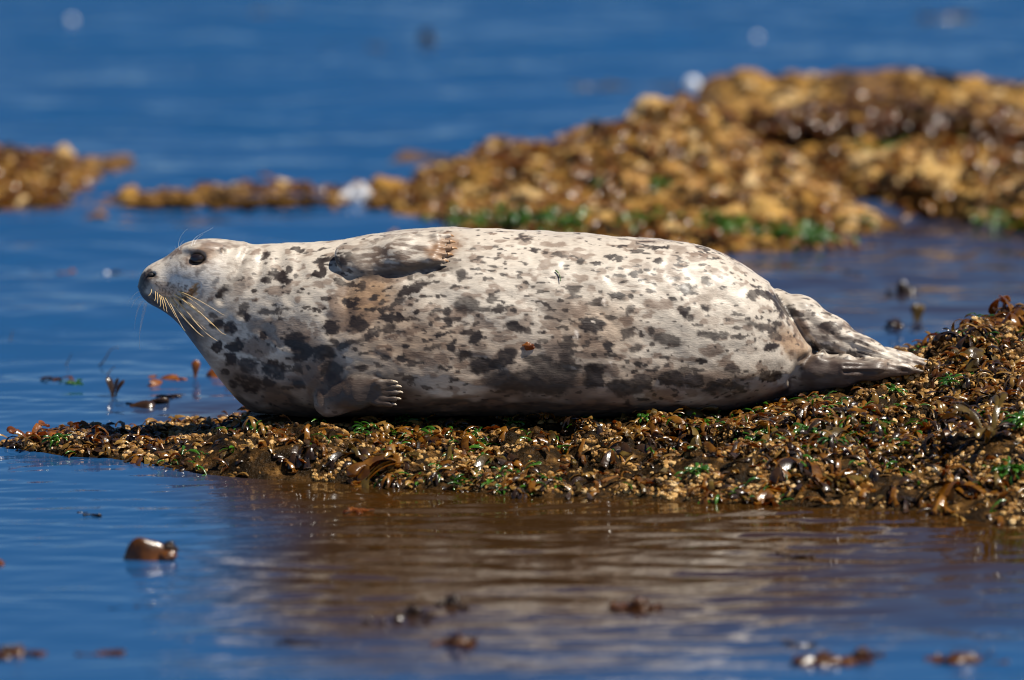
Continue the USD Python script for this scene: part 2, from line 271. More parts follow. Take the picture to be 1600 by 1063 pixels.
def islet(x, y):
    px = 800 + x / ((15 + 4.3) / math.cos(PITCH)) * FPX
    P = np.stack([x, y, 0 * x], -1); yc = 4.5
    yf = 4.0 + 0.1 * (noise(P * 4, 75) - 0.5); h = sil_z(px, L_SIL, yc)
    s = (y - yf) / (yc - yf); s2 = (5.0 - y) / (5.0 - yc)
    z = np.where(h < 0, h, h * np.where(s < 1, np.sign(s) * np.abs(np.clip(s, -1, 1)) ** 0.7, np.clip(s2, -1, 1)))
    z = np.maximum(z + lumpy(P, 61, 0.05) * sstep(-0.05, 0.3, np.minimum(s, s2)), -0.2)
    spit = (0.012 + 0.05 * (fbm(P * 4.2, 3, 66) - 0.45)) * sstep(180, 260, px) * sstep(660, 610, px); spit = spit - 1.8 * np.maximum(np.abs(y - 4.12 - 0.1 * (noise(P * 2, 67) - 0.5)) - 0.05, 0)
    return np.maximum(z, np.where(px > 180, spit, -0.2))
X, Y = np.meshgrid(np.arange(-2.9, -0.22, 0.015), np.arange(3.75, 5.1, 0.015))
tag(obj("rock_islet", grid_mesh(X, Y, islet(X, Y)), "island_rock", smooth=True), "low golden rock islet and thin spit at the left behind the seal's head", "rock")
for k, (px, py, w, h, lab) in enumerate([
        (232, 303, 26, 12, "small dark rock just off the islet's right tip"), (288, 300, 24, 24, "rounded brown rock left of the gap above the seal's brow"),
        (345, 302, 18, 22, "upright golden stone directly above the seal's head"), (392, 306, 26, 14, "low flat wet stone above the back of the seal's neck"),
        (440, 302, 24, 20, "brown weedy stone midway along the row of shore stones"), (482, 306, 18, 14, "small green tinged stone right of the midway stone"),
        (520, 303, 22, 18, "dark stone just left of the white splash"), (600, 305, 26, 20, "orange brown stone just right of the white splash")]):
    p = at_z(px, 320, 0.0); s = 1 / 585.0
    v, f = lump(w * s * 1.15, 0.06, h * s * 0.62, 300 + k, 0.9, 4, 2.6); v = v + [p[0], p[1], h * s * 0.15]
    tag(obj("shore_stone", (v, f), "island_rock", smooth=True), lab, "stone", "row of small stones between the islets")

# ---------------------------------------------------------------- scattered cover (barnacles, lumps)
def instancer(name, protos, pos, idx, scale, quat, kind="stuff", label=None, cat=None):
    pi = UsdGeom.PointInstancer.Define(stage, numbered("/World", name))
    root = str(pi.GetPath()) + "/prototypes"; UsdGeom.Scope.Define(stage, root); targets = []
    for n, (mesh, mat) in enumerate(protos):
        m = usdkit.mesh(stage, f"{root}/shell_{n:03d}", mesh, "/World/Looks/" + mat, smooth=50); targets.append(m.GetPath())
    pi.CreatePrototypesRel().SetTargets(targets)
    pi.CreateProtoIndicesAttr(Vt.IntArray.FromNumpy(np.asarray(idx, np.int32)))
    pi.CreatePositionsAttr(Vt.Vec3fArray.FromNumpy(np.asarray(pos, np.float32)))
    pi.CreateScalesAttr(Vt.Vec3fArray.FromNumpy(np.asarray(scale, np.float32)))
    pi.CreateOrientationsAttr(Vt.QuathArray([Gf.Quath(float(a[0]), float(a[1]), float(a[2]), float(a[3])) for a in quat]))
    return tag(pi, label, cat, kind=kind)
def surf_points(fun, x0, x1, y0, y1, n, rng, zmin, density=None, zmax=9):
    x = rng.uniform(x0, x1, n); y = rng.uniform(y0, y1, n); z = fun(x, y)
    keep = (z > zmin) & (z < zmax)
    if density is not None: keep &= rng.uniform(0, 1, n) < density(x, y)
    x, y, z = x[keep], y[keep], z[keep]; e = 0.006
    nrm = np.stack([-(fun(x + e, y) - fun(x - e, y)) / (2 * e), -(fun(x, y + e) - fun(x, y - e)) / (2 * e), np.ones_like(x)], -1)
    return np.stack([x, y, z], -1), nrm / np.linalg.norm(nrm, axis=1, keepdims=True)
def quats(nrm, rng):
    h = np.array([0, 0, 1.0]) + nrm; h /= np.linalg.norm(h, axis=1, keepdims=True)
    q = np.concatenate([h[:, 2:3], np.stack([-h[:, 1], h[:, 0], 0 * h[:, 0]], 1)], 1)
    a = rng.uniform(0, np.pi, len(nrm)); s = np.stack([np.cos(a), 0 * a, 0 * a, np.sin(a)], 1)
    w1, x1, y1, z1 = q.T; w2, x2, y2, z2 = s.T
    return np.stack([w1*w2-x1*x2-y1*y2-z1*z2, w1*x2+x1*w2+y1*z2-z1*y2, w1*y2-x1*z2+y1*w2+z1*x2, w1*z2+x1*y2-y1*x2+z1*w2], 1)
def barnacle_mesh(seed):
    r = np.array([1.0, 0.95, 0.72, 0.5, 0.3, 0.0]); z = np.array([-0.4, 0.15, 0.62, 0.8, 0.62, 0.5]); n = 9
    rs = np.random.default_rng(seed); a = np.arange(n) / n * 2 * np.pi
    wob = 1 + 0.16 * rs.standard_normal(n)
    v = np.concatenate([np.stack([np.cos(a) * wob * R, np.sin(a) * wob * R, np.full(n, zz)], 1) for R, zz in zip(r, z)])
    i, j = np.meshgrid(np.arange(5), np.arange(n), indexing="ij"); j2 = (j + 1) % n
    q = np.stack([i * n + j, i * n + j2, (i + 1) * n + j2, (i + 1) * n + j], -1).reshape(-1, 4)
    return v, np.vstack([q[:, [0, 1, 2]], q[:, [0, 2, 3]]])
rng = np.random.default_rng(4)
dens = lambda x, y: 0.05 + 0.95 * sstep(0.42, 0.56, fbm(np.stack([x, y, 0 * x], -1) * 11, 3, 15))
P, N = surf_points(shelf, -1.2, 1.5, -1.15, 0.75, 75000, rng, 0.004, dens)
keep = ~((np.abs(P[:, 1]) < 0.12) & (np.abs(P[:, 0]) < 0.6)); P, N = P[keep], N[keep]
sc = np.minimum(np.exp(rng.normal(math.log(0.0040), 0.42, len(P))), 0.0072); S = np.stack([sc, sc, sc * rng.uniform(0.7, 1.2, len(P))], 1)
instancer("barnacle_crust", [(barnacle_mesh(i), "barnacle") for i in range(3)] + [(lump(1, 1, 0.7, 90, 0.9, 2, 1.5), "barnacle")], P, rng.integers(0, 4, len(P)), S, quats(N, rng),
          label="pale golden barnacles crusting the rock shelf under the seal", cat="barnacles")
def cover(name, fun, box, n, size, label, seed, zmin=0.0):
    rng = np.random.default_rng(seed)
    P, N = surf_points(fun, *box, n, rng, zmin, lambda x, y: 0.25 + 0.75 * sstep(0.35, 0.6, fbm(np.stack([x, y, 0 * x], -1) * 3, 3, seed)))
    sc = np.exp(rng.normal(math.log(size), 0.5, len(P))); S = np.stack([sc * rng.uniform(0.8, 1.5, len(P)), sc, sc * rng.uniform(0.5, 0.95, len(P))], 1)
    instancer(name, [(lump(1, 1, 1, 95 + i, 0.75, 2, 1.6), "island_lump") for i in range(3)], P, rng.integers(0, 3, len(P)), S, quats(N, rng), label=label, cat="seaweed")
cover("mound_cover", island_a, (-0.5, 1.5, 2.9, 4.6), 15000, 0.0080, "golden weed and barnacle lumps covering the long sloping mound", 81)
cover("outcrop_cover", island_c, (0.7, 2.1, 2.9, 5.0), 12000, 0.0095, "brown weed lumps covering the craggy right outcrop", 82)
def ledge_top(x, y):
    px = 800 + x / ((15 + 5.0) / math.cos(PITCH)) * FPX
    z = sil_z(px, [(1085, 205), (1105, 178), (1130, 160), (1180, 150), (1300, 152), (1400, 147), (1450, 147), (1500, 156), (1600, 162), (2400, 194)], 5.0)
    return np.where((x > px_x(1092, 4.8)) , z - 0.05 * sstep(4.8, 4.5, y), -1)
cover("ledge_cover", ledge_top, (0.5, 2.2, 4.5, 5.4), 5200, 0.0105, "dark brown weed lumps on top of the farthest back ledge", 84)
cover("islet_cover", islet, (-2.0, -0.25, 3.9, 4.8), 6000, 0.0075, "golden weed lumps covering the low left islet", 83)

# pale barnacle lumps added to paint the islands' sunlit faces lighter
rng = np.random.default_rng(44); PP = []
for px, py, w in ((1035, 215, 34), (1150, 262, 44), (1060, 290, 26), (990, 285, 26), (1175, 330, 40), (1270, 300, 40), (1420, 235, 40), (1550, 330, 30), (1330, 345, 46), (740, 260, 22), (870, 225, 26)):
    fun = island_c if px > 1390 else island_a
    d = ray(px, py); t = np.linspace(3, 5.4, 500); q = CAM + d * ((t - CAM[1]) / d[1])[:, None]; hit = np.nonzero(q[:, 2] < fun(q[:, 0], q[:, 1]))[0]
    if len(hit):
        b = q[hit[0]]; x = b[0] + rng.normal(0, w / 1300, 130); y = b[1] + rng.normal(0, w / 520, 130); PP.append(np.stack([x, y, fun(x, y) + 0.006], 1))
PP = np.vstack(PP); sc = np.exp(rng.normal(math.log(0.011), 0.35, len(PP)))
instancer("pale_barnacles", [(barnacle_mesh(8), "barnacle"), (lump(1, 1, 0.7, 91, 0.7, 2), "barnacle")], PP, rng.integers(0, 2, len(PP)), np.stack([sc, sc, sc], 1), quats(np.tile([0, -0.5, 0.87], (len(PP), 1)), rng),
          label="added pale barnacle lumps standing for sunlight on the far rocks", cat="barnacles")

# ---------------------------------------------------------------- seaweed
def strip(c, side, wid, thick):
    """closed lens-shaped ribbon along centreline c"""
    n = len(c); t = np.gradient(c, axis=0); t /= np.linalg.norm(t, axis=1, keepdims=True) + 1e-9
    side = side - (side * t).sum(1, keepdims=True) * t; side /= np.linalg.norm(side, axis=1, keepdims=True) + 1e-9
    up = np.cross(side, t); w = wid[:, None]; h = thick[:, None]
    ring = np.stack([c - side * w, c - side * w * 0.45 + up * h, c + side * w * 0.45 + up * h, c + side * w, c + side * w * 0.45 - up * h, c - side * w * 0.45 - up * h], 1)
    v = ring.reshape(-1, 3); i, j = np.meshgrid(np.arange(n - 1), np.arange(6), indexing="ij"); j2 = (j + 1) % 6
    q = np.stack([i * 6 + j, i * 6 + j2, (i + 1) * 6 + j2, (i + 1) * 6 + j], -1).reshape(-1, 4)
    f = np.vstack([q[:, [0, 1, 2]], q[:, [0, 2, 3]]])
    cap = lambda b, fl: np.array([[b, b + k, b + k + 1][::(-1 if fl else 1)] for k in range(1, 5)])
    return v, np.vstack([f, cap(0, True), cap((n - 1) * 6, False)])
def frond(rng, L, W, az, el, droop=1.6, depth=1, fork=True, tip=1.0, floor=None, segs=7):
    out = []
    def grow(p, az, el, L, W, d, w0):
        n = segs; c = [p]; a, e = az, el; bend = rng.normal(0, 0.5) / n; sd = []
        roll = rng.normal(0, 0.45)
        for k in range(n):
            dirv = np.array([math.cos(e) * math.cos(a), math.cos(e) * math.sin(a), math.sin(e)])
            q = c[-1] + dirv * L / n
            if floor is not None: q[2] = max(q[2], floor(q[0], q[1]) + 0.003)
            c.append(q); a += bend; e -= droop / n * rng.uniform(0.6, 1.4)
            e = max(e, -1.45)
        c = np.array(c); t = np.linspace(0, 1, n + 1)
        side = np.stack([np.full(n + 1, -math.sin(az)), np.full(n + 1, math.cos(az)), np.sin(roll + t * rng.normal(0, 0.8))], 1)
        last = d == 0 or not fork
        if last: w = W * (w0 + (tip - w0) * sstep(0.1, 0.75, t)) * np.sqrt(np.clip(1 - sstep(0.8, 1.02, t) ** 2 * 0.95, 0.02, 1))
        else: w = W * (w0 + (0.95 - w0) * t)
        th = np.clip(w * (0.16 if not last else 0.16 + 0.22 * sstep(0.4, 0.8, t)), 0.0008, 0.006)
        out.append(strip(c, side, w, th))
        if not last:
            for sg in (-1, 1):
                grow(c[-2] * 0.3 + c[-1] * 0.7, a + sg * rng.uniform(0.3, 0.65), e + rng.normal(0.15, 0.15), L * rng.uniform(0.6, 0.95), W * 0.9, d - 1, 0.6)
    grow(np.zeros(3), az, el, L, W, depth, 0.45)
    return cat_mesh(out)
def clump(name, base, label, mat, n, L, W, seed, cat="seaweed", group=None, az=None, spread=math.pi, el=(0.3, 1.2), droop=1.6, part="blade", depth=1, tip=1.0, use_floor=True):
    rng = np.random.default_rng(seed); base = np.asarray(base, float)
    t = thing(name, base, label, cat, group)
    for k in range(n):
        off = rng.normal(0, L * 0.16, 3) * [1, 1, 0.1]
        fl = (lambda x, y, o=off: float(shelf(np.array([x + base[0] + o[0]]), np.array([y + base[1] + o[1]]))[0]) - base[2] - o[2]) if use_floor else None
        a = (rng.uniform(-math.pi, math.pi) if az is None else az + rng.uniform(-spread, spread))
        v, f = frond(rng, L * rng.uniform(0.6, 1.15), W * rng.uniform(0.75, 1.2), a, rng.uniform(*el), droop, depth, tip=tip, floor=fl)
        obj(part, (v + off, f), mat if isinstance(mat, str) else mat[k % len(mat)], t, smooth=55)
    return t
AM, OL, DK, RD, GR = "weed_amber", "weed_olive", "weed_dark", "weed_red", "weed_green"
PI = math.pi
# (px, py, label, materials, blades, length, half width, azimuth or None, elevation range, droop, depth)
WEED = [
 (1432, 533, "upright olive rockweed sprig with a swollen tip, just behind the seal's hind flippers", OL, 2, .035, .007, PI/2, (1.2, 1.5), .2, 0),
 (1535, 550, "large olive rockweed clump with hanging forked blades, right of the flipper tips", OL, 9, .062, .009, -2.0, (-.1, .7), 1.6, 1),
 (1580, 505, "amber rockweed on the rock crest at the right edge of the picture", AM, 7, .05, .008, None, (.3, 1.2), 1.4, 1),
 (1500, 528, "thin dark rockweed on the skyline between flipper tips and crest", DK, 5, .035, .005, None, (.3, 1.0), 1.2, 1),
 (1400, 550, "dark low weed tucked behind the seal's tail", DK, 6, .035, .005, None, (.4, 1.2), 1.2, 1),
 (1325, 675, "shiny amber rockweed spreading below the seal's hind end, nearest the tail", [AM, OL], 9, .06, .009, -1.6, (-.1, .6), 1.5, 1),
 (1285, 660, "small orange brown blades in the shadow edge under the seal's hind end", AM, 5, .04, .007, -1.6, (.1, .7), 1.4, 1),
 (1385, 660, "two rounded amber blades standing beside a green tuft below the tail", AM, 2, .03, .009, None, (.8, 1.3), .5, 0),
 (1425, 680, "amber rockweed with one long dangling blade below the flipper tips", AM, 7, .06, .009, -1.4, (-.1, .6), 1.6, 1),
 (1505, 660, "dark brown rockweed fan on the slope, right of the dangling blade", [DK, AM], 7, .055, .008, -1.6, (.0, .8), 1.5, 1),
 (1540, 690, "tall brown weed tuft with a feathery tip near the right edge", [DK, OL], 8, .055, .006, None, (.8, 1.4), .8, 1),
 (1500, 760, "dark amber rockweed draping to the water at the lower right", [AM, DK], 9, .07, .010, -1.6, (-.2, .5), 1.5, 1),
 (1250, 720, "dark brown rockweed hanging on the rock face below the seal's rump", [DK, AM], 9, .07, .009, -1.6, (-.2, .5), 1.4, 1),
 (1300, 745, "amber rockweed trailing into the water below the rump clump", [AM, OL], 9, .075, .009, -1.5, (-.2, .4), 1.4, 1),
 (1205, 765, "small brown frond at the waterline left of the trailing amber weed", AM, 5, .045, .008, -1.6, (-.2, .5), 1.3, 1),
 (1095, 650, "wide glossy amber blade cluster touching the seal's belly", [AM, OL], 6, .05, .014, None, (.2, .9), 1.5, 0),
 (1035, 655, "little amber blades left of the wide glossy cluster", AM, 5, .035, .007, None, (.3, 1.0), 1.4, 1),
 (1060, 690, "dark olive frond lying below the wide glossy cluster", [OL, DK], 6, .05, .008, -1.6, (-.1, .5), 1.4, 1),
 (975, 700, "dark rockweed hollow in the middle of the rock face", DK, 8, .055, .009, -1.6, (-.1, .6), 1.5, 1),
 (870, 662, "thin amber sprig below the dark belly spots", AM, 4, .03, .005, None, (.5, 1.2), 1.1, 1),
 (778, 655, "upright amber blade cluster beside the seal's belly", AM, 6, .045, .009, PI/2, (.7, 1.4), .9, 0),
 (700, 645, "bubbly golden rockweed bunch right of the lower fore flipper", [AM, OL], 10, .04, .008, None, (.5, 1.3), 1.2, 1),
 (735, 690, "brown rockweed hanging below the upright amber blades", [DK, AM], 8, .06, .008, -1.6, (-.1, .6), 1.5, 1),
 (770, 715, "dark drooping rockweed on the rock face below the belly's middle", [DK, OL], 8, .06, .008, -1.6, (-.2, .5), 1.4, 1),
 (630, 720, "broad amber blades pointing left along the waterline", [AM, OL], 8, .075, .010, -2.9, (-.1, .4), 1.0, 1),
 (560, 715, "black rockweed strands on the rock below the lower fore flipper", DK, 7, .055, .006, -1.4, (.0, .6), 1.4, 1),
 (595, 655, "small amber point of weed directly below the fore flipper claws", AM, 3, .028, .006, None, (.8, 1.3), .6, 0),
 (660, 690, "dark olive strands across the barnacles below the golden bunch", [DK, OL], 7, .055, .007, -1.2, (.0, .6), 1.4, 1),
 (480, 700, "small dark frond among barnacles below the seal's chest", DK, 5, .035, .006, -1.6, (.1, .7), 1.4, 1),
 (340, 625, "round orange weed bladders just in front of the seal's chest", RD, 6, .045, .014, PI/2, (.5, 1.2), 1.4, 0),
 (372, 637, "shiny amber bladders touching the seal's chest", AM, 6, .032, .011, None, (.5, 1.2), 1.4, 0),
 (316, 628, "single orange brown stalk with a rounded tip standing in the water", RD, 1, .040, .006, .8, (1.35, 1.4), .2, 0),
 (245, 630, "bright orange weed patch lying on the water left of the bladders", RD, 7, .04, .009, None, (.1, .7), 1.0, 1),
 (180, 655, "black upright weed horn at the left tip of the dark blades", DK, 3, .04, .006, PI/2, (1.0, 1.4), .5, 0),
 (205, 668, "broad black kelp blades arching over the left end of the shelf", DK, 7, .055, .013, .1, (-.1, .35), 1.0, 0),
 (255, 655, "second arch of black kelp blades nearer the seal's chest", DK, 6, .05, .012, .2, (-.1, .4), 1.0, 0),
 (150, 680, "brown weed sprigs along the left end of the shelf", [AM, DK], 8, .04, .006, None, (.4, 1.1), 1.2, 1),
 (45, 690, "lone red brown weed tuft at the extreme left of the shelf", RD, 6, .035, .006, None, (.6, 1.3), .9, 1),
 (225, 718, "yellow amber weed at the waterline on the left of the shelf", [OL, AM], 7, .05, .008, -1.6, (-.1, .5), 1.2, 1),
 (95, 628, "brown twiggy weed floating at the far left behind the shelf", [DK, "weed_brown"], 10, .032, .003, None, (.1, .6), .9, 1),
]
for k, (px, py, lab, mats, n, L, W, az, el, dr, dp) in enumerate(WEED):
    p = on_shelf(px, py); p[2] = max(p[2], 0.0)
    clump("rockweed", p, lab, mats, n, L * 1.35, W * 1.35, 500 + k, az=az, spread=0.9, el=el, droop=dr, depth=dp, tip=1.15 if dp else 1.3)
GREEN = [(1490, 600, "bright green algae tuft on the slope right of the flipper tips"), (1525, 655, "green algae patch halfway down the right slope"), (1370, 665, "yellow green algae tuft below the tail's shadow"),
 (1590, 660, "green algae hanging at the right edge of the shelf"), (1580, 740, "dark green algae mass at the lower right edge"), (1255, 672, "small green algae tuft under the seal's rump"),
 (800, 665, "green algae tuft right of the upright amber blades"), (920, 660, "green algae strip along the belly's shadow edge"), (1010, 655, "yellow green algae tuft under the dark belly"),
 (570, 670, "small green algae tuft below the lower fore flipper"), (630, 655, "green algae left of the golden rockweed bunch"), (745, 695, "green algae spot on the rock face below the belly"),
 (90, 690, "green algae patch at the left end of the shelf"), (115, 636, "strip of vivid green algae floating left of the seal"), (400, 672, "thin green algae tuft below the chest"), (1180, 690, "green algae spot on the face below the rear belly"), (1090, 740, "dark green algae trail near the waterline in the middle"), (1400, 610, "green algae under the flipper tips")]
for k, (px, py, lab) in enumerate(GREEN):
    p = on_shelf(px, py); p[2] = max(p[2], 0.0); big = k in (0, 3, 4)
    clump("sea_lettuce", p, lab, GR, 34 if big else 20, .045 if big else .03, .0028, 700 + k, cat="green algae", el=(.2, 1.2), droop=1.8, depth=0, tip=1.2)
# the small tufts nobody could count
rng = np.random.default_rng(12)
P, N = surf_points(shelf, -1.1, 1.3, -1.1, 0.5, 30000, rng, 0.0, lambda x, y: 0.1 + 0.9 * sstep(0.5, 0.65, fbm(np.stack([x, y, 0 * x], -1) * 5, 3, 33)))
keep = ~((np.abs(P[:, 1]) < 0.14) & (P[:, 0] > -0.56) & (P[:, 0] < 0.5)); P = P[keep][:5200]
for nm, mat, sel, lab in (("rockweed_cover", AM, 0, "short golden brown rockweed scattered over the shelf"), ("dark_weed_cover", DK, 1, "short blackish weed scattered over the shelf"), ("olive_cover", "weed_gold", 3, "short pale gold weed scattered over the shelf"), ("green_cover", GR, 2, "fine green algae scattered over the shelf")):
    ms = []
    for i in range(sel, len(P), 4):
        g = sel == 2
        if g and noise(P[i] * 4, 55) < 0.5: continue
        for _ in range(2):
            v, f = frond(rng, rng.uniform(.016, .044) * (1.15 if i % 5 == 0 else 1), rng.uniform(.003, .007) * (0.6 if g else 1), rng.uniform(-PI, PI), rng.uniform(.1, 1.1), 1.6, (1 if (i % 5 == 0 and not g) else 0), segs=4); ms.append((v + P[i], f))
    tag(obj(nm, cat_mesh(ms), mat, smooth=55), lab, "seaweed", kind="stuff")
rng = np.random.default_rng(21); long_weed = {AM: [], DK: [], OL: []}
Q, N = surf_points(shelf, -0.95, 1.15, -1.0, -0.17, 3000, rng, 0.0, lambda x, y: 0.1 + 0.9 * sstep(0.5, 0.62, fbm(np.stack([x, y, 0 * x], -1) * 6, 3, 37)))
for i, q in enumerate(Q[:230]):
    gy0 = np.linspace(-0.12, 0.05, 12)
    prof_ = shelf(np.full(12, q[0]), q[1] + gy0) - q[2]
    v, f = frond(rng, rng.uniform(.035, .06), rng.uniform(.005, .009), rng.normal(-PI / 2, 0.45), rng.uniform(-.1, .5), 1.5, 1, floor=lambda x, y: float(np.interp(y, gy0, prof_)) + 0.004, segs=6)
    long_weed[(AM, DK, OL, AM)[i % 4]].append((v + q + [0, 0, 0.004], f))
for (mt, ms), nm, lab in zip(long_weed.items(), ("draped_amber_weed", "draped_dark_weed", "draped_olive_weed"), ("amber rockweed strands draped down the face of the shelf", "blackish rockweed strands draped down the face of the shelf", "olive rockweed strands draped down the face of the shelf")):
    tag(obj(nm, cat_mesh(ms), mt, smooth=55), lab, "seaweed", kind="stuff")
lv = LEDGE[0]; pick = rng.choice(np.nonzero((lv[:, 1] < 5.2) & (lv[:, 0] < 2.0))[0], 420); ms = []
for i in pick:
    for _ in range(2):
        v, f = frond(rng, rng.uniform(.05, .1), rng.uniform(.007, .013), rng.normal(-PI / 2, 0.9), rng.uniform(-.1, .9), 1.6, 0, segs=5); ms.append((v + lv[i], f))
tag(obj("ledge_weed", cat_mesh(ms), "weed_brown", smooth=55), "dark rockweed hanging over the farthest back ledge", "seaweed", kind="stuff")
# green and dark tufts over the islands
for nm, fun, pts, lab in (("island_algae", island_a, [(985, 350), (1130, 345), (1215, 365), (1305, 350), (1150, 360), (1240, 380), (760, 345), (830, 340), (1010, 290), (1240, 370), (900, 350)], "bright green algae tufts on the lower mound behind the seal"),
                          ("gully_algae", island_c, [(1385, 225), (1390, 240), (1375, 215), (1590, 350)], "green algae streak on the right outcrop")):
    ms = []
    for px, py in pts:
        d = ray(px, py); t = np.linspace(3, 5.4, 400); q = CAM + d * ((t - CAM[1]) / d[1])[:, None]; hit = np.nonzero(q[:, 2] < fun(q[:, 0], q[:, 1]))[0]
        b = q[hit[0]] if len(hit) else q[0]
        for _ in range(75):
            o = rng.normal(0, 0.04, 3) * [1.3, 1, 0.2]; v, f = frond(rng, rng.uniform(.03, .06), .007, rng.uniform(-PI, PI), rng.uniform(.1, 1.0), 1.6, 0, segs=4); ms.append((v + b + o, f))
    tag(obj(nm, cat_mesh(ms), GR, smooth=55), lab, "green algae", kind="stuff")
for nm, fun, box, n, lab in (("mound_weed", island_a, (-0.45, 1.4, 3.0, 4.5), 900, "brown rockweed fronds draped over the long mound"), ("outcrop_weed", island_c, (0.8, 1.9, 3.2, 4.9), 800, "brown rockweed fronds draped over the right outcrop"), ("islet_weed", islet, (-1.9, -0.3, 3.95, 4.7), 420, "brown rockweed fronds draped over the left islet")):
    Q, N = surf_points(fun, *box, n, rng, 0.0); ms = []
    for q in Q:
        for _ in range(2):
            v, f = frond(rng, rng.uniform(.05, .11), rng.uniform(.007, .013), rng.normal(-PI / 2, 0.9), rng.uniform(-.1, .9), 1.6, 0, segs=5); ms.append((v + q, f))
    tag(obj(nm, cat_mesh(ms), AM, smooth=55), lab, "seaweed", kind="stuff")

# ---------------------------------------------------------------- the seal
TOP = [(216, 447), (218, 438), (222, 428), (230, 418), (245, 409), (262, 401), (275, 392), (290, 382), (305, 378), (330, 375.5), (360, 376), (380, 377.5), (395, 382), (420, 384), (450, 383), (500, 381), (540, 377), (575, 370), (610, 363), (640, 359), (700, 357), (760, 358.5), (830, 361.5), (900, 366), (950, 370), (1000, 374), (1050, 378), (1080, 382), (1110, 390), (1140, 402), (1180, 428), (1210, 452), (1235, 490), (1255, 520), (1268, 538), (1276, 549)]
BOT = [(216, 449), (218, 455), (222, 463), (232, 473), (250, 483), (265, 493), (280, 507), (300, 533), (320, 560), (340, 588), (360, 613), (380, 633), (400, 645), (450, 650), (640, 648), (800, 646), (900, 648), (1000, 648), (1100, 643), (1180, 632), (1225, 612), (1245, 592), (1262, 572), (1276, 551)]
DEP = [(216, 2), (219, 14), (226, 24), (245, 36), (265, 44), (290, 56), (320, 66), (350, 70), (400, 84), (450, 108), (550, 142), (700, 158), (900, 158), (1050, 142), (1150, 116), (1210, 84), (1250, 52), (1276, 6)]
VOX = 0.0030
lo = np.array([px_x(205), -0.255, 0.005]); hi = np.array([px_x(1480), 0.255, 0.475])
gx, gy, gz = (np.arange(lo[k], hi[k], VOX, dtype=np.float32) for k in range(3))
def zpix(px, py): return np.array([at_y(a, b)[2] for a, b in zip(np.atleast_1d(px), np.atleast_1d(py))])
gpx = 800 + gx / px_x(1801) * 1001 if False else 800 + gx * 733.0
from scipy.interpolate import PchipInterpolator
from scipy.ndimage import gaussian_filter1d, map_coordinates
def prof(pts): a = np.array(pts, float); return PchipInterpolator(a[:, 0], a[:, 1])(np.clip(gpx, a[0, 0], a[-1, 0]))
tz, bz = zpix(gpx, prof(TOP)), zpix(gpx, prof(BOT)); dep = prof(DEP) / 733.0
inside = (gpx > 216) & (gpx < 1276); ov = np.maximum(0, np.maximum(216 - gpx, gpx - 1276)) / 733
zc = ((tz + bz) / 2).astype(np.float32); a_ = np.maximum((tz - bz) / 2, 0.002).astype(np.float32); b_ = np.maximum(dep, 0.002).astype(np.float32)
U = (gz[None, :] - zc[:, None]) / a_[:, None]
nexp = 2.1
F = np.empty((len(gx), len(gy), len(gz)), np.float32)
for i in range(len(gx)):
    taper = 1 - 0.22 * np.clip(-U[i], 0, 1) ** 2 * sstep(330, 250, gpx[i]) + 0.0
    # in the neck the throat is slimmer than the skull
    ww = np.abs(gy[:, None]) / (b_[i] * taper[None, :])
    uc = -0.42 * sstep(370, 520, gpx[i]) * sstep(1270, 1120, gpx[i])
    T = np.where(U[i] > uc, (U[i] - uc) / (1 - uc), (uc - U[i]) / (1 + uc))
    q = (np.abs(T)[None, :] ** nexp + ww ** nexp) ** (1 / nexp)
    F[i] = (q - 1) * min(a_[i] * (1 + uc), b_[i]) + ov[i] * 1.2
del q, ww
def smin(a, b, k):
    h = np.clip(0.5 + 0.5 * (b - a) / k, 0, 1); return b * (1 - h) + a * h - k * h * (1 - h)
def region(c0, c1, pad):
    s = []
    for k, g in enumerate((gx, gy, gz)):
        i0 = np.searchsorted(g, min(c0[k], c1[k]) - pad); i1 = np.searchsorted(g, max(c0[k], c1[k]) + pad); s.append(slice(i0, max(i1, i0 + 1)))
    return tuple(s)
def local(sl): return np.stack(np.meshgrid(gx[sl[0]], gy[sl[1]], gz[sl[2]], indexing="ij"), -1)
def chain(pts, k, nrm=None, flat=1.0, join=0.0):
    """union of round cones; nrm + flat squash them along a direction"""
    pts = [(np.asarray(p, float), r) for p, r in pts]
    allp = np.array([p for p, _ in pts]); rm = max(r for _, r in pts)
    sl = region(allp.min(0), allp.max(0), rm * 1.2 + 0.03); G = local(sl); best = None
    for (p, r0), (q, r1) in zip(pts[:-1], pts[1:]):
        d = q - p; t = np.clip(((G - p) @ d) / (d @ d), 0, 1); w = G - p - t[..., None] * d
        if nrm is not None: w = w + ((w @ nrm) * (1 / flat - 1))[..., None] * nrm
        f = np.linalg.norm(w, axis=-1) - (r0 + (r1 - r0) * t)
        if nrm is not None: f = f * (0.5 + 0.5 * flat)
        best = f if best is None else smin(best, f, 0.012 if join == 0 else join)
    F[sl] = smin(F[sl], best.astype(np.float32), k)
def ell(c, r, k, cut=False, R=None):
    c = np.asarray(c, float); r = np.asarray(r, float); sl = region(c, c, r.max() * 1.3 + 0.02); G = local(sl) - c
    if R is not None: G = G @ R
    f = (np.linalg.norm(G / r, axis=-1) - 1) * r.min()
    if cut: F[sl] = -smin(-F[sl], f.astype(np.float32), k) if False else np.maximum(F[sl], -f.astype(np.float32)) * 0 + (-smin(-F[sl], f.astype(np.float32), k))
    else: F[sl] = smin(F[sl], f.astype(np.float32), k)
S = 1 / 733.0
def pt(px, py, y): return at_y(px, py, y)
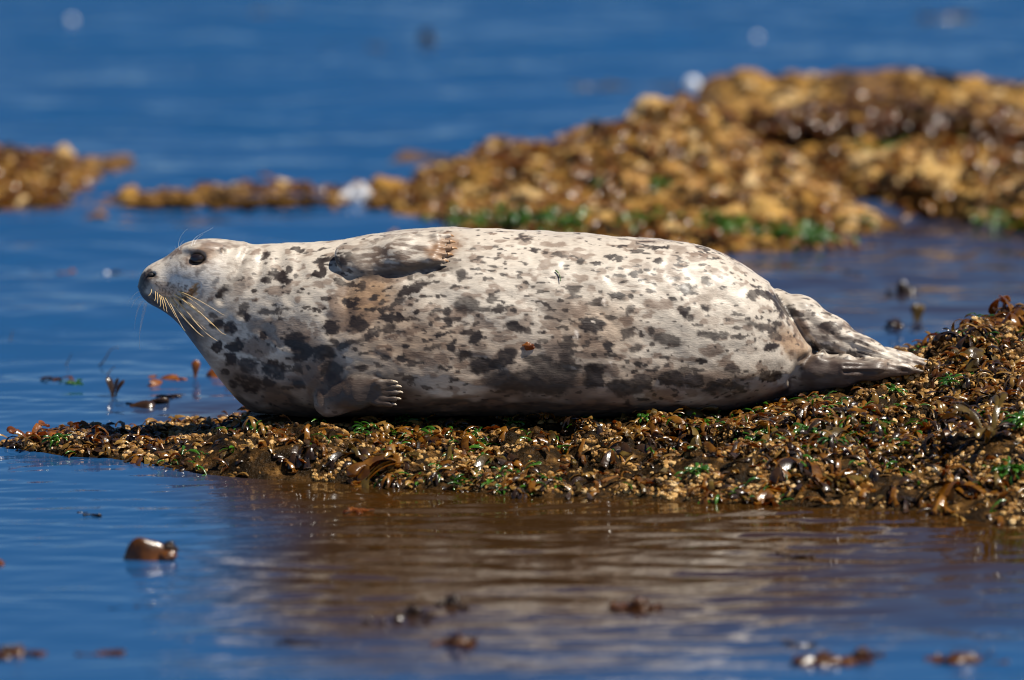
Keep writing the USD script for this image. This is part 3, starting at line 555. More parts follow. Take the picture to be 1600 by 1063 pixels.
def surf_y(px, py):
    """front surface of the seal seen at a pixel"""
    d = ray(px, py); ys = np.linspace(-0.25, 0.2, 400); p = CAM + d * ((ys - CAM[1]) / d[1])[:, None]
    f = map_coordinates(F, ((p - lo) / VOX).T, order=1, mode="nearest"); h = np.nonzero(f < 0)[0]
    return p[h[0]] if len(h) else pt(px, py, 0.0)
# head shapes: cheek, whisker pad, brow
ell(pt(326, 424, -0.004), (62 * S, 60 * S, 44 * S), 0.02)
ell(pt(256, 446, -0.020), (24 * S, 22 * S, 19 * S), 0.014); ell(pt(256, 446, 0.020), (24 * S, 22 * S, 19 * S), 0.014)
ell(pt(318, 389, -0.045), (26 * S, 14 * S, 9 * S), 0.012)
ell(pt(348, 455, -0.035), (38 * S, 32 * S, 32 * S), 0.03)
eye_p = surf_y(308, 404)
ell(eye_p + [0, -0.004, 0], (0.0185, 0.016, 0.0135), 0.006, cut=True)
nos_p = surf_y(236, 430); ell(nos_p, (0.0105, 0.008, 0.0052), 0.004, cut=True)
for a, b in (((309, 446), (300, 455)), ((300, 455), (290, 467)), ((290, 467), (268, 480))):
    p, q = surf_y(*a), surf_y(*b)
    for t in np.linspace(0, 1, 4): ell(p + (q - p) * t, (0.004, 0.006, 0.004), 0.004, cut=True)
ear = surf_y(349, 391); ell(ear, (0.003, 0.005, 0.006), 0.004, cut=True)
# hind flippers
chain([(pt(1205, 492, 0.05), 42 * S), (pt(1250, 502, 0.035), 35 * S), (pt(1300, 525, 0.015), 28 * S), (pt(1350, 549, 0.0), 19 * S), (pt(1400, 567, -0.01), 12 * S), (pt(1432, 576, -0.01), 5 * S)], 0.005, join=0.02)
chain([(pt(1220, 588, -0.0), 34 * S), (pt(1275, 582, -0.03), 28 * S), (pt(1315, 579, -0.04), 23 * S), (pt(1365, 577, -0.04), 15 * S), (pt(1420, 579, -0.03), 6 * S)], 0.006, join=0.02)
for tip, st, y in (((1466, 571), (1400, 566), 0.0), ((1440, 581), (1395, 573), -0.03), ((1455, 566), (1385, 553), 0.03)):
    chain([(pt(*st, y), 9 * S), (pt((st[0] + tip[0]) / 2, (st[1] + tip[1]) / 2, y), 6.5 * S), (pt(*tip, y), 2.8 * S)], 0.010)
# upper fore flipper, lying back along the flank
q0, q1, q2 = surf_y(568, 402), surf_y(630, 398), surf_y(690, 392)
fn = np.array([0.05, -0.72, 0.69]); fn /= np.linalg.norm(fn)
acr = np.cross(fn, [1, 0, 0]); acr /= np.linalg.norm(acr)
if acr[2] > 0: acr = -acr
b0, b1, b2 = q0 + fn * 0.006, q1 + fn * 0.012, q2 + fn * 0.016
chain([(b0 - np.array([.03, 0, 0]) , 24 * S), (b0, 31 * S), (b1, 31 * S), (b1 + np.array([0.045, 0, 0.002]), 27 * S)], 0.011, nrm=fn, flat=0.5, join=0.01)
up_claws = []
for k, w in enumerate(np.linspace(-1, 1, 5)):
    L_ = 0.066 + 0.008 * (1 - abs(w)) - 0.010 * max(0, w)
    st = b1 + np.array([0.025, 0, 0]) + acr * w * 0.022 + fn * 0.004
    en = b1 + np.array([0.030 + L_, 0, 0.004]) + acr * w * 0.033 + fn * 0.003
    chain([(st, 7.0 * S), (st * 0.4 + en * 0.6 + fn * 0.003, 5.8 * S), (en, 4.2 * S)], 0.0045)
    up_claws.append((en, en + np.array([0.010, 0, 0.001]) + fn * -0.004))
# lower fore flipper, folded under the chest
c0, c1, c2 = surf_y(515, 628), surf_y(560, 616), surf_y(600, 610)
fl = np.array([0, -0.97, 0.24])
chain([(c0 + fl * 0.004, 24 * S), (c1 + fl * 0.012, 25 * S), (c1 + (c2 - c1) * 0.55 + fl * 0.014, 20 * S)], 0.008, nrm=fl, flat=0.55, join=0.01)
low_claws = []
for k, (ex, ey) in enumerate([(612, 597), (618, 604), (620, 613), (617, 623), (610, 632)]):
    st = c1 + fl * 0.016 + np.array([0.0, 0, (605 - ey) * S * 0.5 + .006]); e = c2 + fl * 0.022; en = np.array([at_y(ex, ey, e[1])[0], e[1], at_y(ex, ey, e[1])[2]])
    chain([(st, 6.5 * S), (st * 0.4 + en * 0.6 + fl * 0.003, 5.0 * S), (en, 3.4 * S)], 0.0025)
    low_claws.append((en, en + np.array([0.013, -0.003, -0.001])))
# fine unevenness
def surface_nets(F):
    s = F < 0; nx, ny, nz = F.shape
    c = sum(s[i:nx - 1 + i, j:ny - 1 + j, k:nz - 1 + k].astype(np.int8) for i in (0, 1) for j in (0, 1) for k in (0, 1))
    cell = (c > 0) & (c < 8); ids = np.full(cell.shape, -1, np.int64); I = np.argwhere(cell); ids[cell] = np.arange(len(I))
    acc = np.zeros((len(I), 3)); cnt = np.zeros(len(I))
    corners = [np.array((i, j, k)) for i in (0, 1) for j in (0, 1) for k in (0, 1)]
    for a in range(8):
        for b in range(a + 1, 8):
            if np.abs(corners[a] - corners[b]).sum() != 1: continue
            fa = F[tuple((I + corners[a]).T)]; fb = F[tuple((I + corners[b]).T)]; m = (fa < 0) != (fb < 0)
            t = np.where(m, fa / np.where(m, fa - fb, 1), 0)[:, None]
            acc += np.where(m[:, None], corners[a] + t * (corners[b] - corners[a]), 0); cnt += m
    V = I + acc / cnt[:, None]; faces = []
    for ax in range(3):
        o = [0, 0, 0]; o[ax] = 1
        s0 = s[tuple(slice(1, -1) if k != ax else slice(0, -1) for k in range(3))]; s1 = s[tuple(slice(1, -1) if k != ax else slice(1, None) for k in range(3))]
        E = np.argwhere(s0 != s1); flip = s0[s0 != s1]; E = E + [0 if k == ax else 1 for k in range(3)]
        u, w = [(1, 2), (2, 0), (0, 1)][ax]; du = np.zeros(3, int); dw = np.zeros(3, int); du[u] = 1; dw[w] = 1
        q = np.stack([ids[tuple((E - x).T)] for x in (du + dw, dw, 0 * du, du)], 1)
        q = np.where(flip[:, None], q, q[:, ::-1]); faces.append(q)
    f = np.vstack(faces); f = f[(f >= 0).all(1)]
    return V, np.vstack([f[:, [0, 1, 2]], f[:, [0, 2, 3]]])
V, TRI = surface_nets(F)
G = lambda q: map_coordinates(F, q.T, order=1, mode="nearest")
def grad(V, h=1.6):
    e = np.eye(3) * h; n = np.stack([G(V + e[k]) - G(V - e[k]) for k in range(3)], 1); return n / (np.linalg.norm(n, axis=1, keepdims=True) + 1e-12)
W = lo + V * VOX
nr = grad(V)
W = W + nr * ((fbm(W * 16, 3, 3) - 0.5) * 0.013 + (fbm(W * 60 * [0.5, 1, 1], 2, 13) - 0.5) * 0.0016)[:, None] * sstep(300, 460, 800 + W[:, 0] * 733)[:, None]
body_mesh = trimesh.Trimesh(W, TRI, process=False)
def crease(pts, w, d):
    """a soft skin fold along a line on the near side"""
    global W
    qx_, qy_ = project(W); best = np.full(len(W), 1e9)
    for (xa, ya), (xb, yb_) in zip(pts[:-1], pts[1:]):
        dx, dy = xb - xa, yb_ - ya; t = np.clip(((qx_ - xa) * dx + (qy_ - ya) * dy) / (dx * dx + dy * dy), 0, 1)
        best = np.minimum(best, np.hypot(qx_ - xa - t * dx, qy_ - ya - t * dy))
    k = (-np.exp(-(best / w) ** 2) + 0.55 * np.exp(-((best - 2.2 * w) / (1.3 * w)) ** 2)) * d * (nr[:, 1] < 0.1)
    W = W + nr * k[:, None]
crease([(385, 392), (368, 430), (345, 470)], 5, .0028); crease([(412, 396), (402, 440), (380, 490)], 6, .0022); crease([(440, 400), (436, 450), (415, 520)], 8, .0022)
crease([(545, 440), (540, 500), (510, 590)], 9, .003); crease([(1205, 452), (1235, 492), (1258, 525), (1275, 549)], 5, .005); crease([(1180, 470), (1215, 520), (1235, 560)], 8, .002)
crease([(1275, 549), (1250, 566), (1236, 596)], 5, .004); crease([(1285, 556), (1340, 563), (1400, 572)], 4, .003); crease([(1260, 500), (1310, 530), (1370, 560)], 6, .003)
for o in (-7, 0, 7): crease([(1340, 543 + o), (1390, 560 + 0.8 * o), (1440, 573 + 0.4 * o)], 2.2, .0022)
for o in (-5, 4): crease([(1320, 577 + o), (1370, 577 + 0.8 * o), (1420, 579 + 0.4 * o)], 2.5, .0022)
crease([(470, 395), (465, 430), (450, 470)], 9, .002); crease([(350, 520), (400, 560), (470, 590)], 10, .0025); crease([(640, 470), (600, 520), (575, 570)], 12, .003)
body_mesh = trimesh.Trimesh(W, TRI, process=False)
vn = np.array(body_mesh.vertex_normals)
# pelage: the animal's own markings, with some shade painted in
SP = {(180, 320, .3197): """735,255,30,10,-35,.8;690,238,25,10,-10,.6;632,278,18,9,-50,.8;600,362,36,16,-30,.85;525,440,45,20,-40,.95;620,390,60,28,-45,.4;880,222,30,10,-5,.8;930,235,12,6,0,.7;765,265,8,4,0,.6;1010,270,40,12,-10,.9;1005,335,35,15,-35,.9;1015,300,15,25,0,.85;790,340,40,18,-15,.85;820,368,32,16,5,.9;740,372,30,10,-5,.8;850,315,20,18,-45,.8;880,350,14,12,0,.7;850,390,20,10,-30,.5;675,420,16,10,0,.85;755,425,28,14,10,.55;917,413,10,7,0,.85;1035,380,18,16,0,.5;1100,380,25,20,0,.75;1100,340,20,14,0,.5;980,510,30,9,-5,.8;1020,505,10,5,0,.8;690,465,20,10,0,.6;630,492,22,16,-20,.7;610,530,30,22,-45,.8;640,555,17,22,0,.9;500,585,30,30,0,.9;560,600,28,28,-30,.85;470,540,20,12,0,.7;505,690,22,28,0,.9;595,690,38,28,-20,.95;570,755,30,30,0,.9;640,790,45,28,10,.8;690,700,60,45,0,.6;720,640,18,18,0,.9;790,620,100,60,10,.5;870,660,45,35,0,.9;915,720,55,35,0,.9;905,620,40,60,0,.5;780,800,50,35,0,.85;700,590,40,40,0,.45;760,520,60,12,5,.7;840,515,20,8,10,.7;900,790,30,22,-45,.75;960,810,50,40,0,.6;1010,730,50,35,-10,.85;1060,820,50,45,0,.8;1060,770,60,60,0,.35;650,870,65,38,20,.95;745,865,30,20,30,.95;535,820,20,18,0,.85;570,880,20,18,0,.8;700,890,15,12,0,.7;895,880,28,20,20,.9;825,895,12,8,0,.7;980,880,40,40,0,.6;780,955,60,30,0,.5;1155,485,28,20,0,.95;1060,605,45,25,0,.9;1080,520,36,44,0,.55;1150,560,90,40,0,.55;1190,580,40,30,0,.85;1070,670,20,15,0,.8;1130,680,80,16,-15,.75;1240,640,30,14,-20,.8;403,342,12,7,-30,.5;440,378,8,8,0,.8;490,380,20,10,-40,.8;490,405,10,8,0,.6;525,215,9,15,0,.5;460,460,18,12,-20,.6;590,465,12,10,0,.5;560,210,50,14,0,.25;460,205,50,18,-10,.35;300,235,26,12,-35,.6;405,440,30,10,-50,.4;940,660,20,16,0,.5;980,600,12,40,0,.4;640,330,10,20,-40,.3""",
(500, 320, .3197): """690,338,28,22,-30,.8;450,405,75,22,-25,.9;600,320,30,10,-20,.85;195,390,28,12,-15,.8;260,455,20,12,-20,.9;300,480,18,10,-20,.8;245,520,30,14,-10,.8;310,515,30,14,-20,.85;380,480,40,16,-40,.75;330,550,30,20,0,.95;385,550,40,14,5,.95;340,600,45,25,-20,.75;260,630,40,16,-20,.85;470,520,16,10,-10,.85;460,555,16,8,0,.7;575,450,16,8,0,.8;570,400,60,18,0,.25;575,520,30,10,0,.8;540,500,20,16,0,.5;625,520,20,16,0,.85;625,570,22,30,0,.9;670,530,45,30,-10,.6;720,490,50,35,10,.65;790,510,40,14,0,.65;870,515,40,14,5,.85;940,518,16,12,0,.9;840,465,25,16,-10,.75;900,480,10,7,0,.8;665,398,24,10,0,.8;590,640,30,10,-5,.9;540,660,14,6,0,.8;650,690,18,28,0,.85;765,650,35,28,-45,.9;790,690,30,20,0,.4;545,690,40,14,-10,.65;415,688,18,10,0,.95;400,755,30,16,0,.95;520,760,30,18,0,.5;320,745,25,12,0,.7;345,650,40,10,-10,.6;320,700,30,10,-5,.6;205,795,28,14,-10,.9;290,790,30,10,0,.7;435,790,30,10,0,.8;440,850,40,14,0,.8;600,800,25,12,0,.8;590,755,30,25,0,.55;700,740,40,20,0,.8;790,790,70,40,0,.85;880,770,50,35,-20,.85;910,725,45,25,0,.85;960,600,45,25,0,.85;1010,580,40,40,0,.5;1020,610,30,20,0,.7;850,630,22,10,0,.5;920,645,30,12,0,.55;800,590,30,12,0,.4;700,620,30,10,0,.4;1090,665,24,12,0,.7;1070,760,60,30,0,.7;1150,700,50,40,0,.45;1210,680,24,36,0,.75;1200,755,30,40,0,.7;950,860,120,50,0,.75;1130,840,120,60,0,.75;760,270,35,16,10,.55;795,280,15,8,0,.7;745,217,20,7,0,.75;820,210,25,7,0,.6;1050,222,22,14,30,.85;940,260,20,10,20,.5;1000,165,35,10,10,.7;1150,190,60,14,5,.5;1200,250,60,14,10,.6;1150,245,20,8,0,.75;860,205,15,6,0,.7;850,140,25,5,0,.6;850,400,24,14,0,.6;560,155,15,5,0,.6;470,147,30,7,0,.7;1130,500,50,40,0,.35;1210,500,40,50,0,.4;1160,545,50,24,0,.4;1095,625,12,6,0,.8;1130,605,30,12,0,.6;1240,400,30,25,0,.4;60,460,20,16,0,.6;40,380,20,14,0,.5;60,605,40,25,0,.85;120,590,70,30,0,.6;680,600,20,10,0,.5;480,600,40,14,0,.5;430,620,30,12,0,.6;690,780,40,14,0,.6;130,270,50,30,-20,.85;60,270,30,12,-20,.8""",
(850, 340, .301): """345,197,30,11,0,.9;380,218,30,7,0,.8;270,236,26,10,0,.85;190,225,20,16,0,.85;90,200,40,14,10,.7;200,200,30,9,5,.6;585,222,26,12,-10,.85;540,208,12,5,0,.8;460,170,40,10,0,.6;600,155,40,8,0,.9;700,160,60,18,10,.4;680,210,36,30,0,.35;800,200,50,12,15,.6;490,255,40,22,10,.35;600,272,32,10,0,.6;660,265,26,32,0,.45;715,250,26,8,0,.6;680,315,26,12,0,.7;460,290,24,12,0,.8;530,275,14,7,0,.8;510,325,30,9,0,.85;395,302,26,9,0,.75;400,330,30,18,0,.4;300,325,36,20,10,.25;350,265,24,8,0,.35;840,280,40,10,10,.4;375,405,42,20,10,.9;450,410,12,12,0,.85;270,440,50,18,-10,.7;155,380,32,16,0,.7;150,345,24,10,0,.4;595,455,75,28,12,.55;665,425,24,14,0,.85;740,370,50,22,10,.85;660,350,22,16,0,.4;570,380,40,10,0,.3;835,330,14,22,0,.7;840,420,32,55,0,.35;840,468,28,14,10,.85;880,390,50,20,0,.3;725,490,25,28,0,.85;760,520,18,16,0,.7;790,500,30,24,0,.25;445,485,20,30,0,.7;430,535,40,20,0,.6;880,540,50,25,15,.3;1085,410,30,22,10,.7;1160,405,60,18,20,.85;1215,440,25,40,-20,.9;1140,470,40,12,20,.5;1100,355,30,10,20,.8;1130,570,75,22,15,.7;1180,580,30,16,0,.8;1210,550,24,16,0,.8;1185,670,32,20,0,.9;1210,615,40,20,0,.7;645,640,70,28,10,.75;560,590,16,26,0,.75;560,660,12,12,0,.8;885,610,70,25,0,.75;1005,620,34,14,20,.75;880,690,45,30,0,.55;960,765,50,20,15,.6;815,740,28,12,0,.95;590,720,26,12,0,.55;670,735,30,12,0,.4;480,755,24,14,0,.85;540,692,10,6,0,.85;525,765,14,8,0,.8;465,800,16,10,0,.85;580,775,14,8,0,.7;120,470,55,30,0,.45;190,480,36,50,0,.5;240,560,50,40,0,.9;50,510,45,36,0,.4;430,600,45,25,0,.7;470,680,30,16,0,.7;290,660,70,25,0,.45;330,665,30,18,0,.9;340,690,16,12,0,.9;125,650,28,28,0,.75;150,705,45,12,0,.75;390,725,26,16,0,.6;230,635,40,25,0,.55;270,715,24,16,0,.5;60,720,60,40,0,.5;260,800,50,40,0,.9;270,850,60,30,0,.9;80,790,50,40,0,.75;420,880,80,40,0,.8;510,850,40,40,0,.75;670,830,60,40,0,.85;770,840,45,30,0,.9;915,850,50,18,0,.9;1000,880,60,20,0,.7;850,890,40,16,0,.7;750,790,40,20,0,.65;30,860,90,60,0,.7;980,790,40,20,0,.7;350,520,30,16,0,.7;1060,690,40,20,0,.3;1180,830,60,20,0,.8;620,920,80,30,0,.6""",
(1150, 400, .3386): """150,185,40,14,30,.85;210,235,20,50,-30,.85;270,265,50,16,15,.8;410,315,26,12,-10,.85;450,350,16,8,20,.8;300,330,40,30,40,.6;390,420,50,14,20,.8;480,440,40,14,20,.6;560,455,50,12,20,.8;640,430,40,10,20,.5;700,500,60,16,15,.6;340,510,50,20,-20,.8;430,500,40,20,-10,.85;520,520,50,20,0,.8;600,540,60,16,0,.6;330,560,40,20,0,.7;480,390,30,10,30,.4;560,390,40,8,30,.4;250,170,30,30,0,.1"""}
vpx, vpy = project(W)
toward = -(W - CAM); toward /= np.linalg.norm(toward, axis=1, keepdims=True)
front = sstep(-0.05, 0.12, (vn * toward).sum(1))
nv = lambda sc, sd: noise(W * sc, sd) - 0.5
qx = vpx + 14 * nv(45, 1) + 9 * nv(110, 2) + 6 * nv(260, 7); qy = vpy + 10 * nv(45, 4) + 7 * nv(110, 5) + 5 * nv(260, 8)
dark = np.zeros(len(W)); grey = np.zeros(len(W))
order = np.argsort(vpx); sx = vpx[order]
for (ox, oy, k), text in SP.items():
    for item in text.split(";"):
        X_, Y_, rx, ry, an, d = map(float, item.split(",")); cx, cy = ox + X_ * k, oy + Y_ * k; rx, ry = rx * k * 1.12, ry * k * 1.12
        R = max(rx, ry) * 1.5 + 16; i0, i1 = np.searchsorted(sx, [cx - R, cx + R]); I = order[i0:i1]
        c, s = math.cos(math.radians(an)), math.sin(math.radians(an)); wr = min(1.0, max(rx, ry) / 14); dx, dy = vpx[I] + (qx[I] - vpx[I]) * wr - cx, vpy[I] + (qy[I] - vpy[I]) * wr - cy
        m = sstep(1.22, 0.80, np.hypot((dx * c + dy * s) / rx, (-dx * s + dy * c) / ry)) * d
        dark[I] = np.maximum(dark[I], m) if d > 0.6 else dark[I]
        if d <= 0.6: grey[I] = np.maximum(grey[I], m)
# far side and gaps: natural random spotting
r1 = sstep(0.66, 0.74, fbm(W * [26, 34, 34], 3, 19)) * 0.85; r2 = sstep(0.6, 0.72, fbm(W * [60, 80, 80], 2, 29)) * 0.5
dark = np.maximum(dark * front, r1 * (1 - front)); grey = np.maximum(grey * front, np.maximum(r2 * 0.35 * front, r2 * (1 - front)))
grey = np.maximum(grey, 0.5 * sstep(0.52, 0.7, fbm(W * [14, 18, 18], 3, 39)) * sstep(560, 620, vpy))
fine = fbm(W * [70, 110, 110], 2, 101); patch = fbm(W * 7, 2, 103)
dark = np.maximum(dark, front * 0.75 * sstep(0.665, 0.73, fine + 0.25 * (patch - 0.5)) * sstep(335, 430, vpx)); grey = np.maximum(grey, front * 0.5 * sstep(0.585, 0.67, fbm(W * [42, 66, 66], 2, 105) + 0.2 * (patch - 0.5)) * sstep(380, 430, vpx))
fz = sstep(1.1, 0.8, np.hypot((vpx - 632) / 88, (vpy - 398 + 0.08 * (vpx - 632)) / 32)) * front   # the flipper is streaked, not spotted
dark *= 1 - 0.9 * fz; grey *= 1 - 0.8 * fz
# a little softening inside a spot, so none is flat
tex = 0.82 + 0.36 * fbm(W * 120, 2, 61)
col = np.array([0.56, 0.495, 0.415]) * (0.86 + 0.28 * fbm(W * 9, 3, 71))[:, None]
def blend(c, m): 
    global col
    m = np.clip(m, 0, 1)[:, None]; col = col * (1 - m) + np.array(c) * m
def zone(cx, cy, rx, ry, ang=0):
    c, s = math.cos(math.radians(ang)), math.sin(math.radians(ang)); dx, dy = qx - cx, qy - cy
    return sstep(1.25, 0.35, np.hypot((dx * c + dy * s) / rx, (-dx * s + dy * c) / ry)) * front
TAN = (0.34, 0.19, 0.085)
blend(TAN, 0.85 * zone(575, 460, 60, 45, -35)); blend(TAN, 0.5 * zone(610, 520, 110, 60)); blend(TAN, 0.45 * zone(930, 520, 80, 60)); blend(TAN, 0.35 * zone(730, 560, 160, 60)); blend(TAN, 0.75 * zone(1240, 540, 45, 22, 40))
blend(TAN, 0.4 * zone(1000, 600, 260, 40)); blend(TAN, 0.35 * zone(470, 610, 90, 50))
bl = fbm(W * [7, 12, 12], 3, 111) + (0.185 - W[:, 2]) * 3.6   # the belly's dark blotched fur, deepened to paint its shade
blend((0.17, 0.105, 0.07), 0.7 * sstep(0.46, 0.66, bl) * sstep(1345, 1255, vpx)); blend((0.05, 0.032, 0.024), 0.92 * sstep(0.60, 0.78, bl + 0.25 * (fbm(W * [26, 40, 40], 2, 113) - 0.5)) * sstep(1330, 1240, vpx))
blend((0.16, 0.095, 0.06), grey * tex * 1.3); blend((0.026, 0.016, 0.012), dark * tex * 1.15)
# head
blend((0.75, 0.72, 0.68), 0.5 * zone(300, 430, 60, 30)); blend((0.16, 0.085, 0.05), 0.85 * zone(308, 404, 23, 17)); blend((0.03, 0.018, 0.013), zone(308, 405, 16, 11))
blend((0.35, 0.2, 0.11), 0.6 * zone(326, 392, 22, 12)); blend((0.012, 0.010, 0.011), 1.0 * sstep(246, 228, qx + 0.25 * (qy - 430)) * sstep(424, 434, qy + 3) * front)  # nose front: black skin with shade painted in
blend((0.03, 0.022, 0.02), 0.95 * sstep(-14, 6, (qy - (466 + (qx - 240) * 0.62)) ) * sstep(345, 300, qx) * front)  # muzzle and throat underside: dark fur, mostly painted shade
blend((0.06, 0.04, 0.03), 0.8 * zone(236, 430, 12, 7)); blend((0.03, 0.02, 0.016), 0.8 * zone(278, 474, 16, 2.6, -38)); blend((0.42, 0.22, 0.08), 0.95 * zone(299, 456, 20, 5, -50)); blend((0.3, 0.18, 0.1), 0.5 * zone(262, 452, 34, 12, 15))
for (px, py) in [(246 + 7.5 * i + 3 * (j % 2), 440 + 5.2 * j + 1.4 * i) for j in range(5) for i in range(7)]: blend((0.06, 0.035, 0.02), 0.8 * zone(px + 2 * math.sin(px * 9), py, 2.6, 2.0))
head = sstep(420, 380, vpx) * front
blend((0.16, 0.11, 0.085), 0.55 * head * sstep(0.55, 0.68, fbm(W * [60, 60, 60], 3, 121)) * sstep(440, 395, vpy)); blend((0.2, 0.14, 0.1), 0.4 * head * sstep(0.56, 0.68, fbm(W * [90, 150, 150], 2, 123)))
blend((0.05, 0.035, 0.028), 0.85 * zone(349, 391, 4.5, 7)); blend((0.09, 0.065, 0.055), 0.7 * zone(268, 396, 22, 6, -38)); blend((0.15, 0.1, 0.075), 0.55 * zone(336, 381, 40, 7, 2)); blend((0.5, 0.44, 0.37), 0.6 * zone(372, 430, 6, 60, 28))
blend((0.10, 0.06, 0.04), 0.6 * zone(283, 412, 12, 4, 50)); blend((0.05, 0.035, 0.03), 0.6 * zone(310, 424, 9, 6, -30))
# flippers
streak = fbm(W * [26, 120, 120], 3, 83)
blend((0.11, 0.065, 0.042), 0.9 * zone(630, 398, 100, 40, -6) * sstep(0.44, 0.6, streak)); blend((0.24, 0.12, 0.05), 0.85 * zone(692, 388, 34, 22, -25)); blend((0.07, 0.045, 0.03), 0.9 * zone(640, 423, 100, 13, -7))  # last blend: shade painted along the upper flipper's lower edge
blend((0.055, 0.034, 0.024), 0.94 * zone(572, 614, 105, 46)); blend((0.07, 0.045, 0.032), 0.6 * zone(600, 408, 70, 24, -8) * sstep(0.4, 0.6, fbm(W * [40, 90, 90], 3, 85))); blend((0.08, 0.055, 0.045), 0.75 * sstep(0.5, 0.64, fbm(W * [12, 60, 60], 3, 89)) * sstep(1230, 1290, vpx))  # first blend: lower fore flipper, dark brown with its shade painted in
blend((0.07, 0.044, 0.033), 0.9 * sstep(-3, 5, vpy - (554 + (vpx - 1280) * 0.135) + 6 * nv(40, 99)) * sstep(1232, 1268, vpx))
# small pale marks of the belly
for (px, py, r) in ((946, 472, 4), (900, 521, 5), (955, 566, 3), (925, 507, 2)): blend((0.8, 0.7, 0.6), zone(px, py, r, r * 1.3))
seal = thing("seal", (0, 0, 0), "spotted grey harbour seal lying on its side on the weedy rock with raised head", "seal")
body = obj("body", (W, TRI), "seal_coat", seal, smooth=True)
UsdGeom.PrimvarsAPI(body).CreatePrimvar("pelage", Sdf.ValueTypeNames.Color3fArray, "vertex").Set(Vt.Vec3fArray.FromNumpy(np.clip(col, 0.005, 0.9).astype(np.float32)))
v, f = lump(0.0150, 0.0120, 0.0098, 1, 0.0, 3); obj("eye", (v + eye_p + [0, 0.0050, -0.0005], f), "eye", seal, smooth=True)
v, f = lump(0.0085, 0.004, 0.0036, 1, 0.0, 2); obj("nostril", (v + nos_p + [0.0, 0.0045, 0], f), "nostril", seal, smooth=True)
for (a, b), mat in [(c, "claw_brown") for c in up_claws] + [(c, "claw") for c in low_claws]:
    obj("claw", tube([a - (b - a) * 0.3, (a + b) / 2 + [0, 0, 0.0015], b], 0.0042, 0.0012, 8), mat, seal, smooth=True)
Z8 = lambda p: (200 + p[0] * .1881, 350 + p[1] * .1881)
def whisker(pts, y0, y1, r0, mat="whisker", name="whisker"):
    n = len(pts); w = [at_y(*Z8(p), y0 + (y1 - y0) * (k / (n - 1)) ** 0.7 if y0 > 0 else min(y0 + (y1 - y0) * (k / (n - 1)) ** 0.7, surf_y(*Z8(p))[1] - 0.001 - 0.006 * min(k, 1))) for k, p in enumerate(pts)]
    obj(name, tube(w, r0, r0 * 0.35, 6), mat, seal, smooth=True)
near = [[(315, 605), (370, 700), (425, 810), (475, 890)], [(355, 615), (430, 720), (530, 850), (625, 935)], [(395, 620), (480, 720), (600, 860), (740, 970)], [(385, 585), (520, 680), (680, 810), (760, 890), (815, 920)],
        [(420, 560), (560, 620), (700, 700), (800, 760)], [(285, 600), (308, 660), (325, 735)], [(258, 585), (270, 640), (265, 690)], [(420, 600), (560, 700), (690, 830)], [(225, 560), (230, 600), (220, 640)], [(300, 600), (345, 680), (400, 780)], [(335, 610), (400, 700), (480, 800), (560, 880)], [(375, 605), (450, 690), (560, 800), (650, 880)], [(405, 590), (500, 670), (620, 770), (720, 850)], [(430, 570), (540, 640), (640, 720)], [(270, 590), (290, 660), (300, 720)], [(240, 570), (248, 610), (244, 660)], [(195, 545), (190, 575), (170, 600)]]
yw = surf_y(262, 458)[1]
for k, w in enumerate(near): whisker(w, yw + 0.006, yw - 0.045, 0.0012 if 0 < k < 4 else 0.0008)
for w in ([(150, 655), (115, 800), (95, 950), (105, 1050)], [(158, 660), (130, 770), (100, 900)], [(140, 650), (115, 760), (95, 900)], [(120, 640), (75, 720), (55, 880)], [(105, 600), (55, 640), (30, 700)], [(95, 560), (50, 590), (20, 640)], [(130, 640), (90, 700), (62, 800)]):
    whisker(w, 0.02, 0.06, 0.0005, "pale_hair")
yb = surf_y(282, 398)[1]
for w in ([(430, 215), (424, 140), (455, 80), (495, 42)], [(432, 210), (440, 165), (466, 138)], [(530, 185), (555, 120), (620, 78), (705, 32)], [(548, 170), (575, 125), (625, 88)], [(402, 225), (395, 205), (388, 190)]):
    whisker(w, yb + 0.03, yb + 0.0, 0.0005, "pale_hair", "brow_hair")
# scraps of weed lying on the seal
p = surf_y(826, 541); v, f = lump(0.012, 0.006, 0.008, 8, 0.7, 2)
tag(obj("weed_scrap", (v + p, f), RD, smooth=40), "red brown scrap of weed stuck to the seal's flank", "seaweed")
p0 = surf_y(868, 423); p1 = surf_y(874, 430); p2 = surf_y(876, 440); o_ = np.array([0, -0.003, 0.001])
tag(obj("green_scrap", tube([p0 + o_, p1 + o_, p2 + o_], 0.0016, 0.0008, 6), "weed_green", smooth=True), "thin green strand of weed lying on the seal's back", "seaweed")

# ---------------------------------------------------------------- things floating in the water
def floater(px, py, w, h, lab, mat, seed, cat="seaweed", name="floating_kelp", group=None, depth=None):
    p = at_z(px, py, 0.0); s = (np.linalg.norm(p - CAM)) / FPX
    rng = np.random.default_rng(seed)
    t = thing(name, [p[0], p[1], 0.0], lab, cat, group); n = max(3, min(8, int(w / 9)))
    for k in range(n):
        az = rng.choice([0.0, PI]) + rng.normal(0, 0.5); L = w * s * rng.uniform(0.35, 0.6); wd = min(max(h * s * rng.uniform(0.25, 0.5), 0.004), 0.012)
        off = np.array([rng.normal(0, w * s * 0.12), rng.normal(0, 0.012), 0.001])
        v, f = frond(rng, L, wd, az, rng.uniform(0.0, 0.25) + (0.5 * rng.uniform(0, 1) if h > 18 else 0), 1.3, 1 if w > 40 else 0, tip=1.2, floor=lambda x, y: -0.003)
        obj("blade", (v + off, f), mat, t, smooth=55)
    if h > 16:
        v, f = lump(w * s * 0.22, w * s * 0.14, h * s * 0.6, seed, 0.8, 3, 2.4); obj("bladder", (v + [0, 0, h * s * 0.1], f), mat, t, smooth=50)
    return t
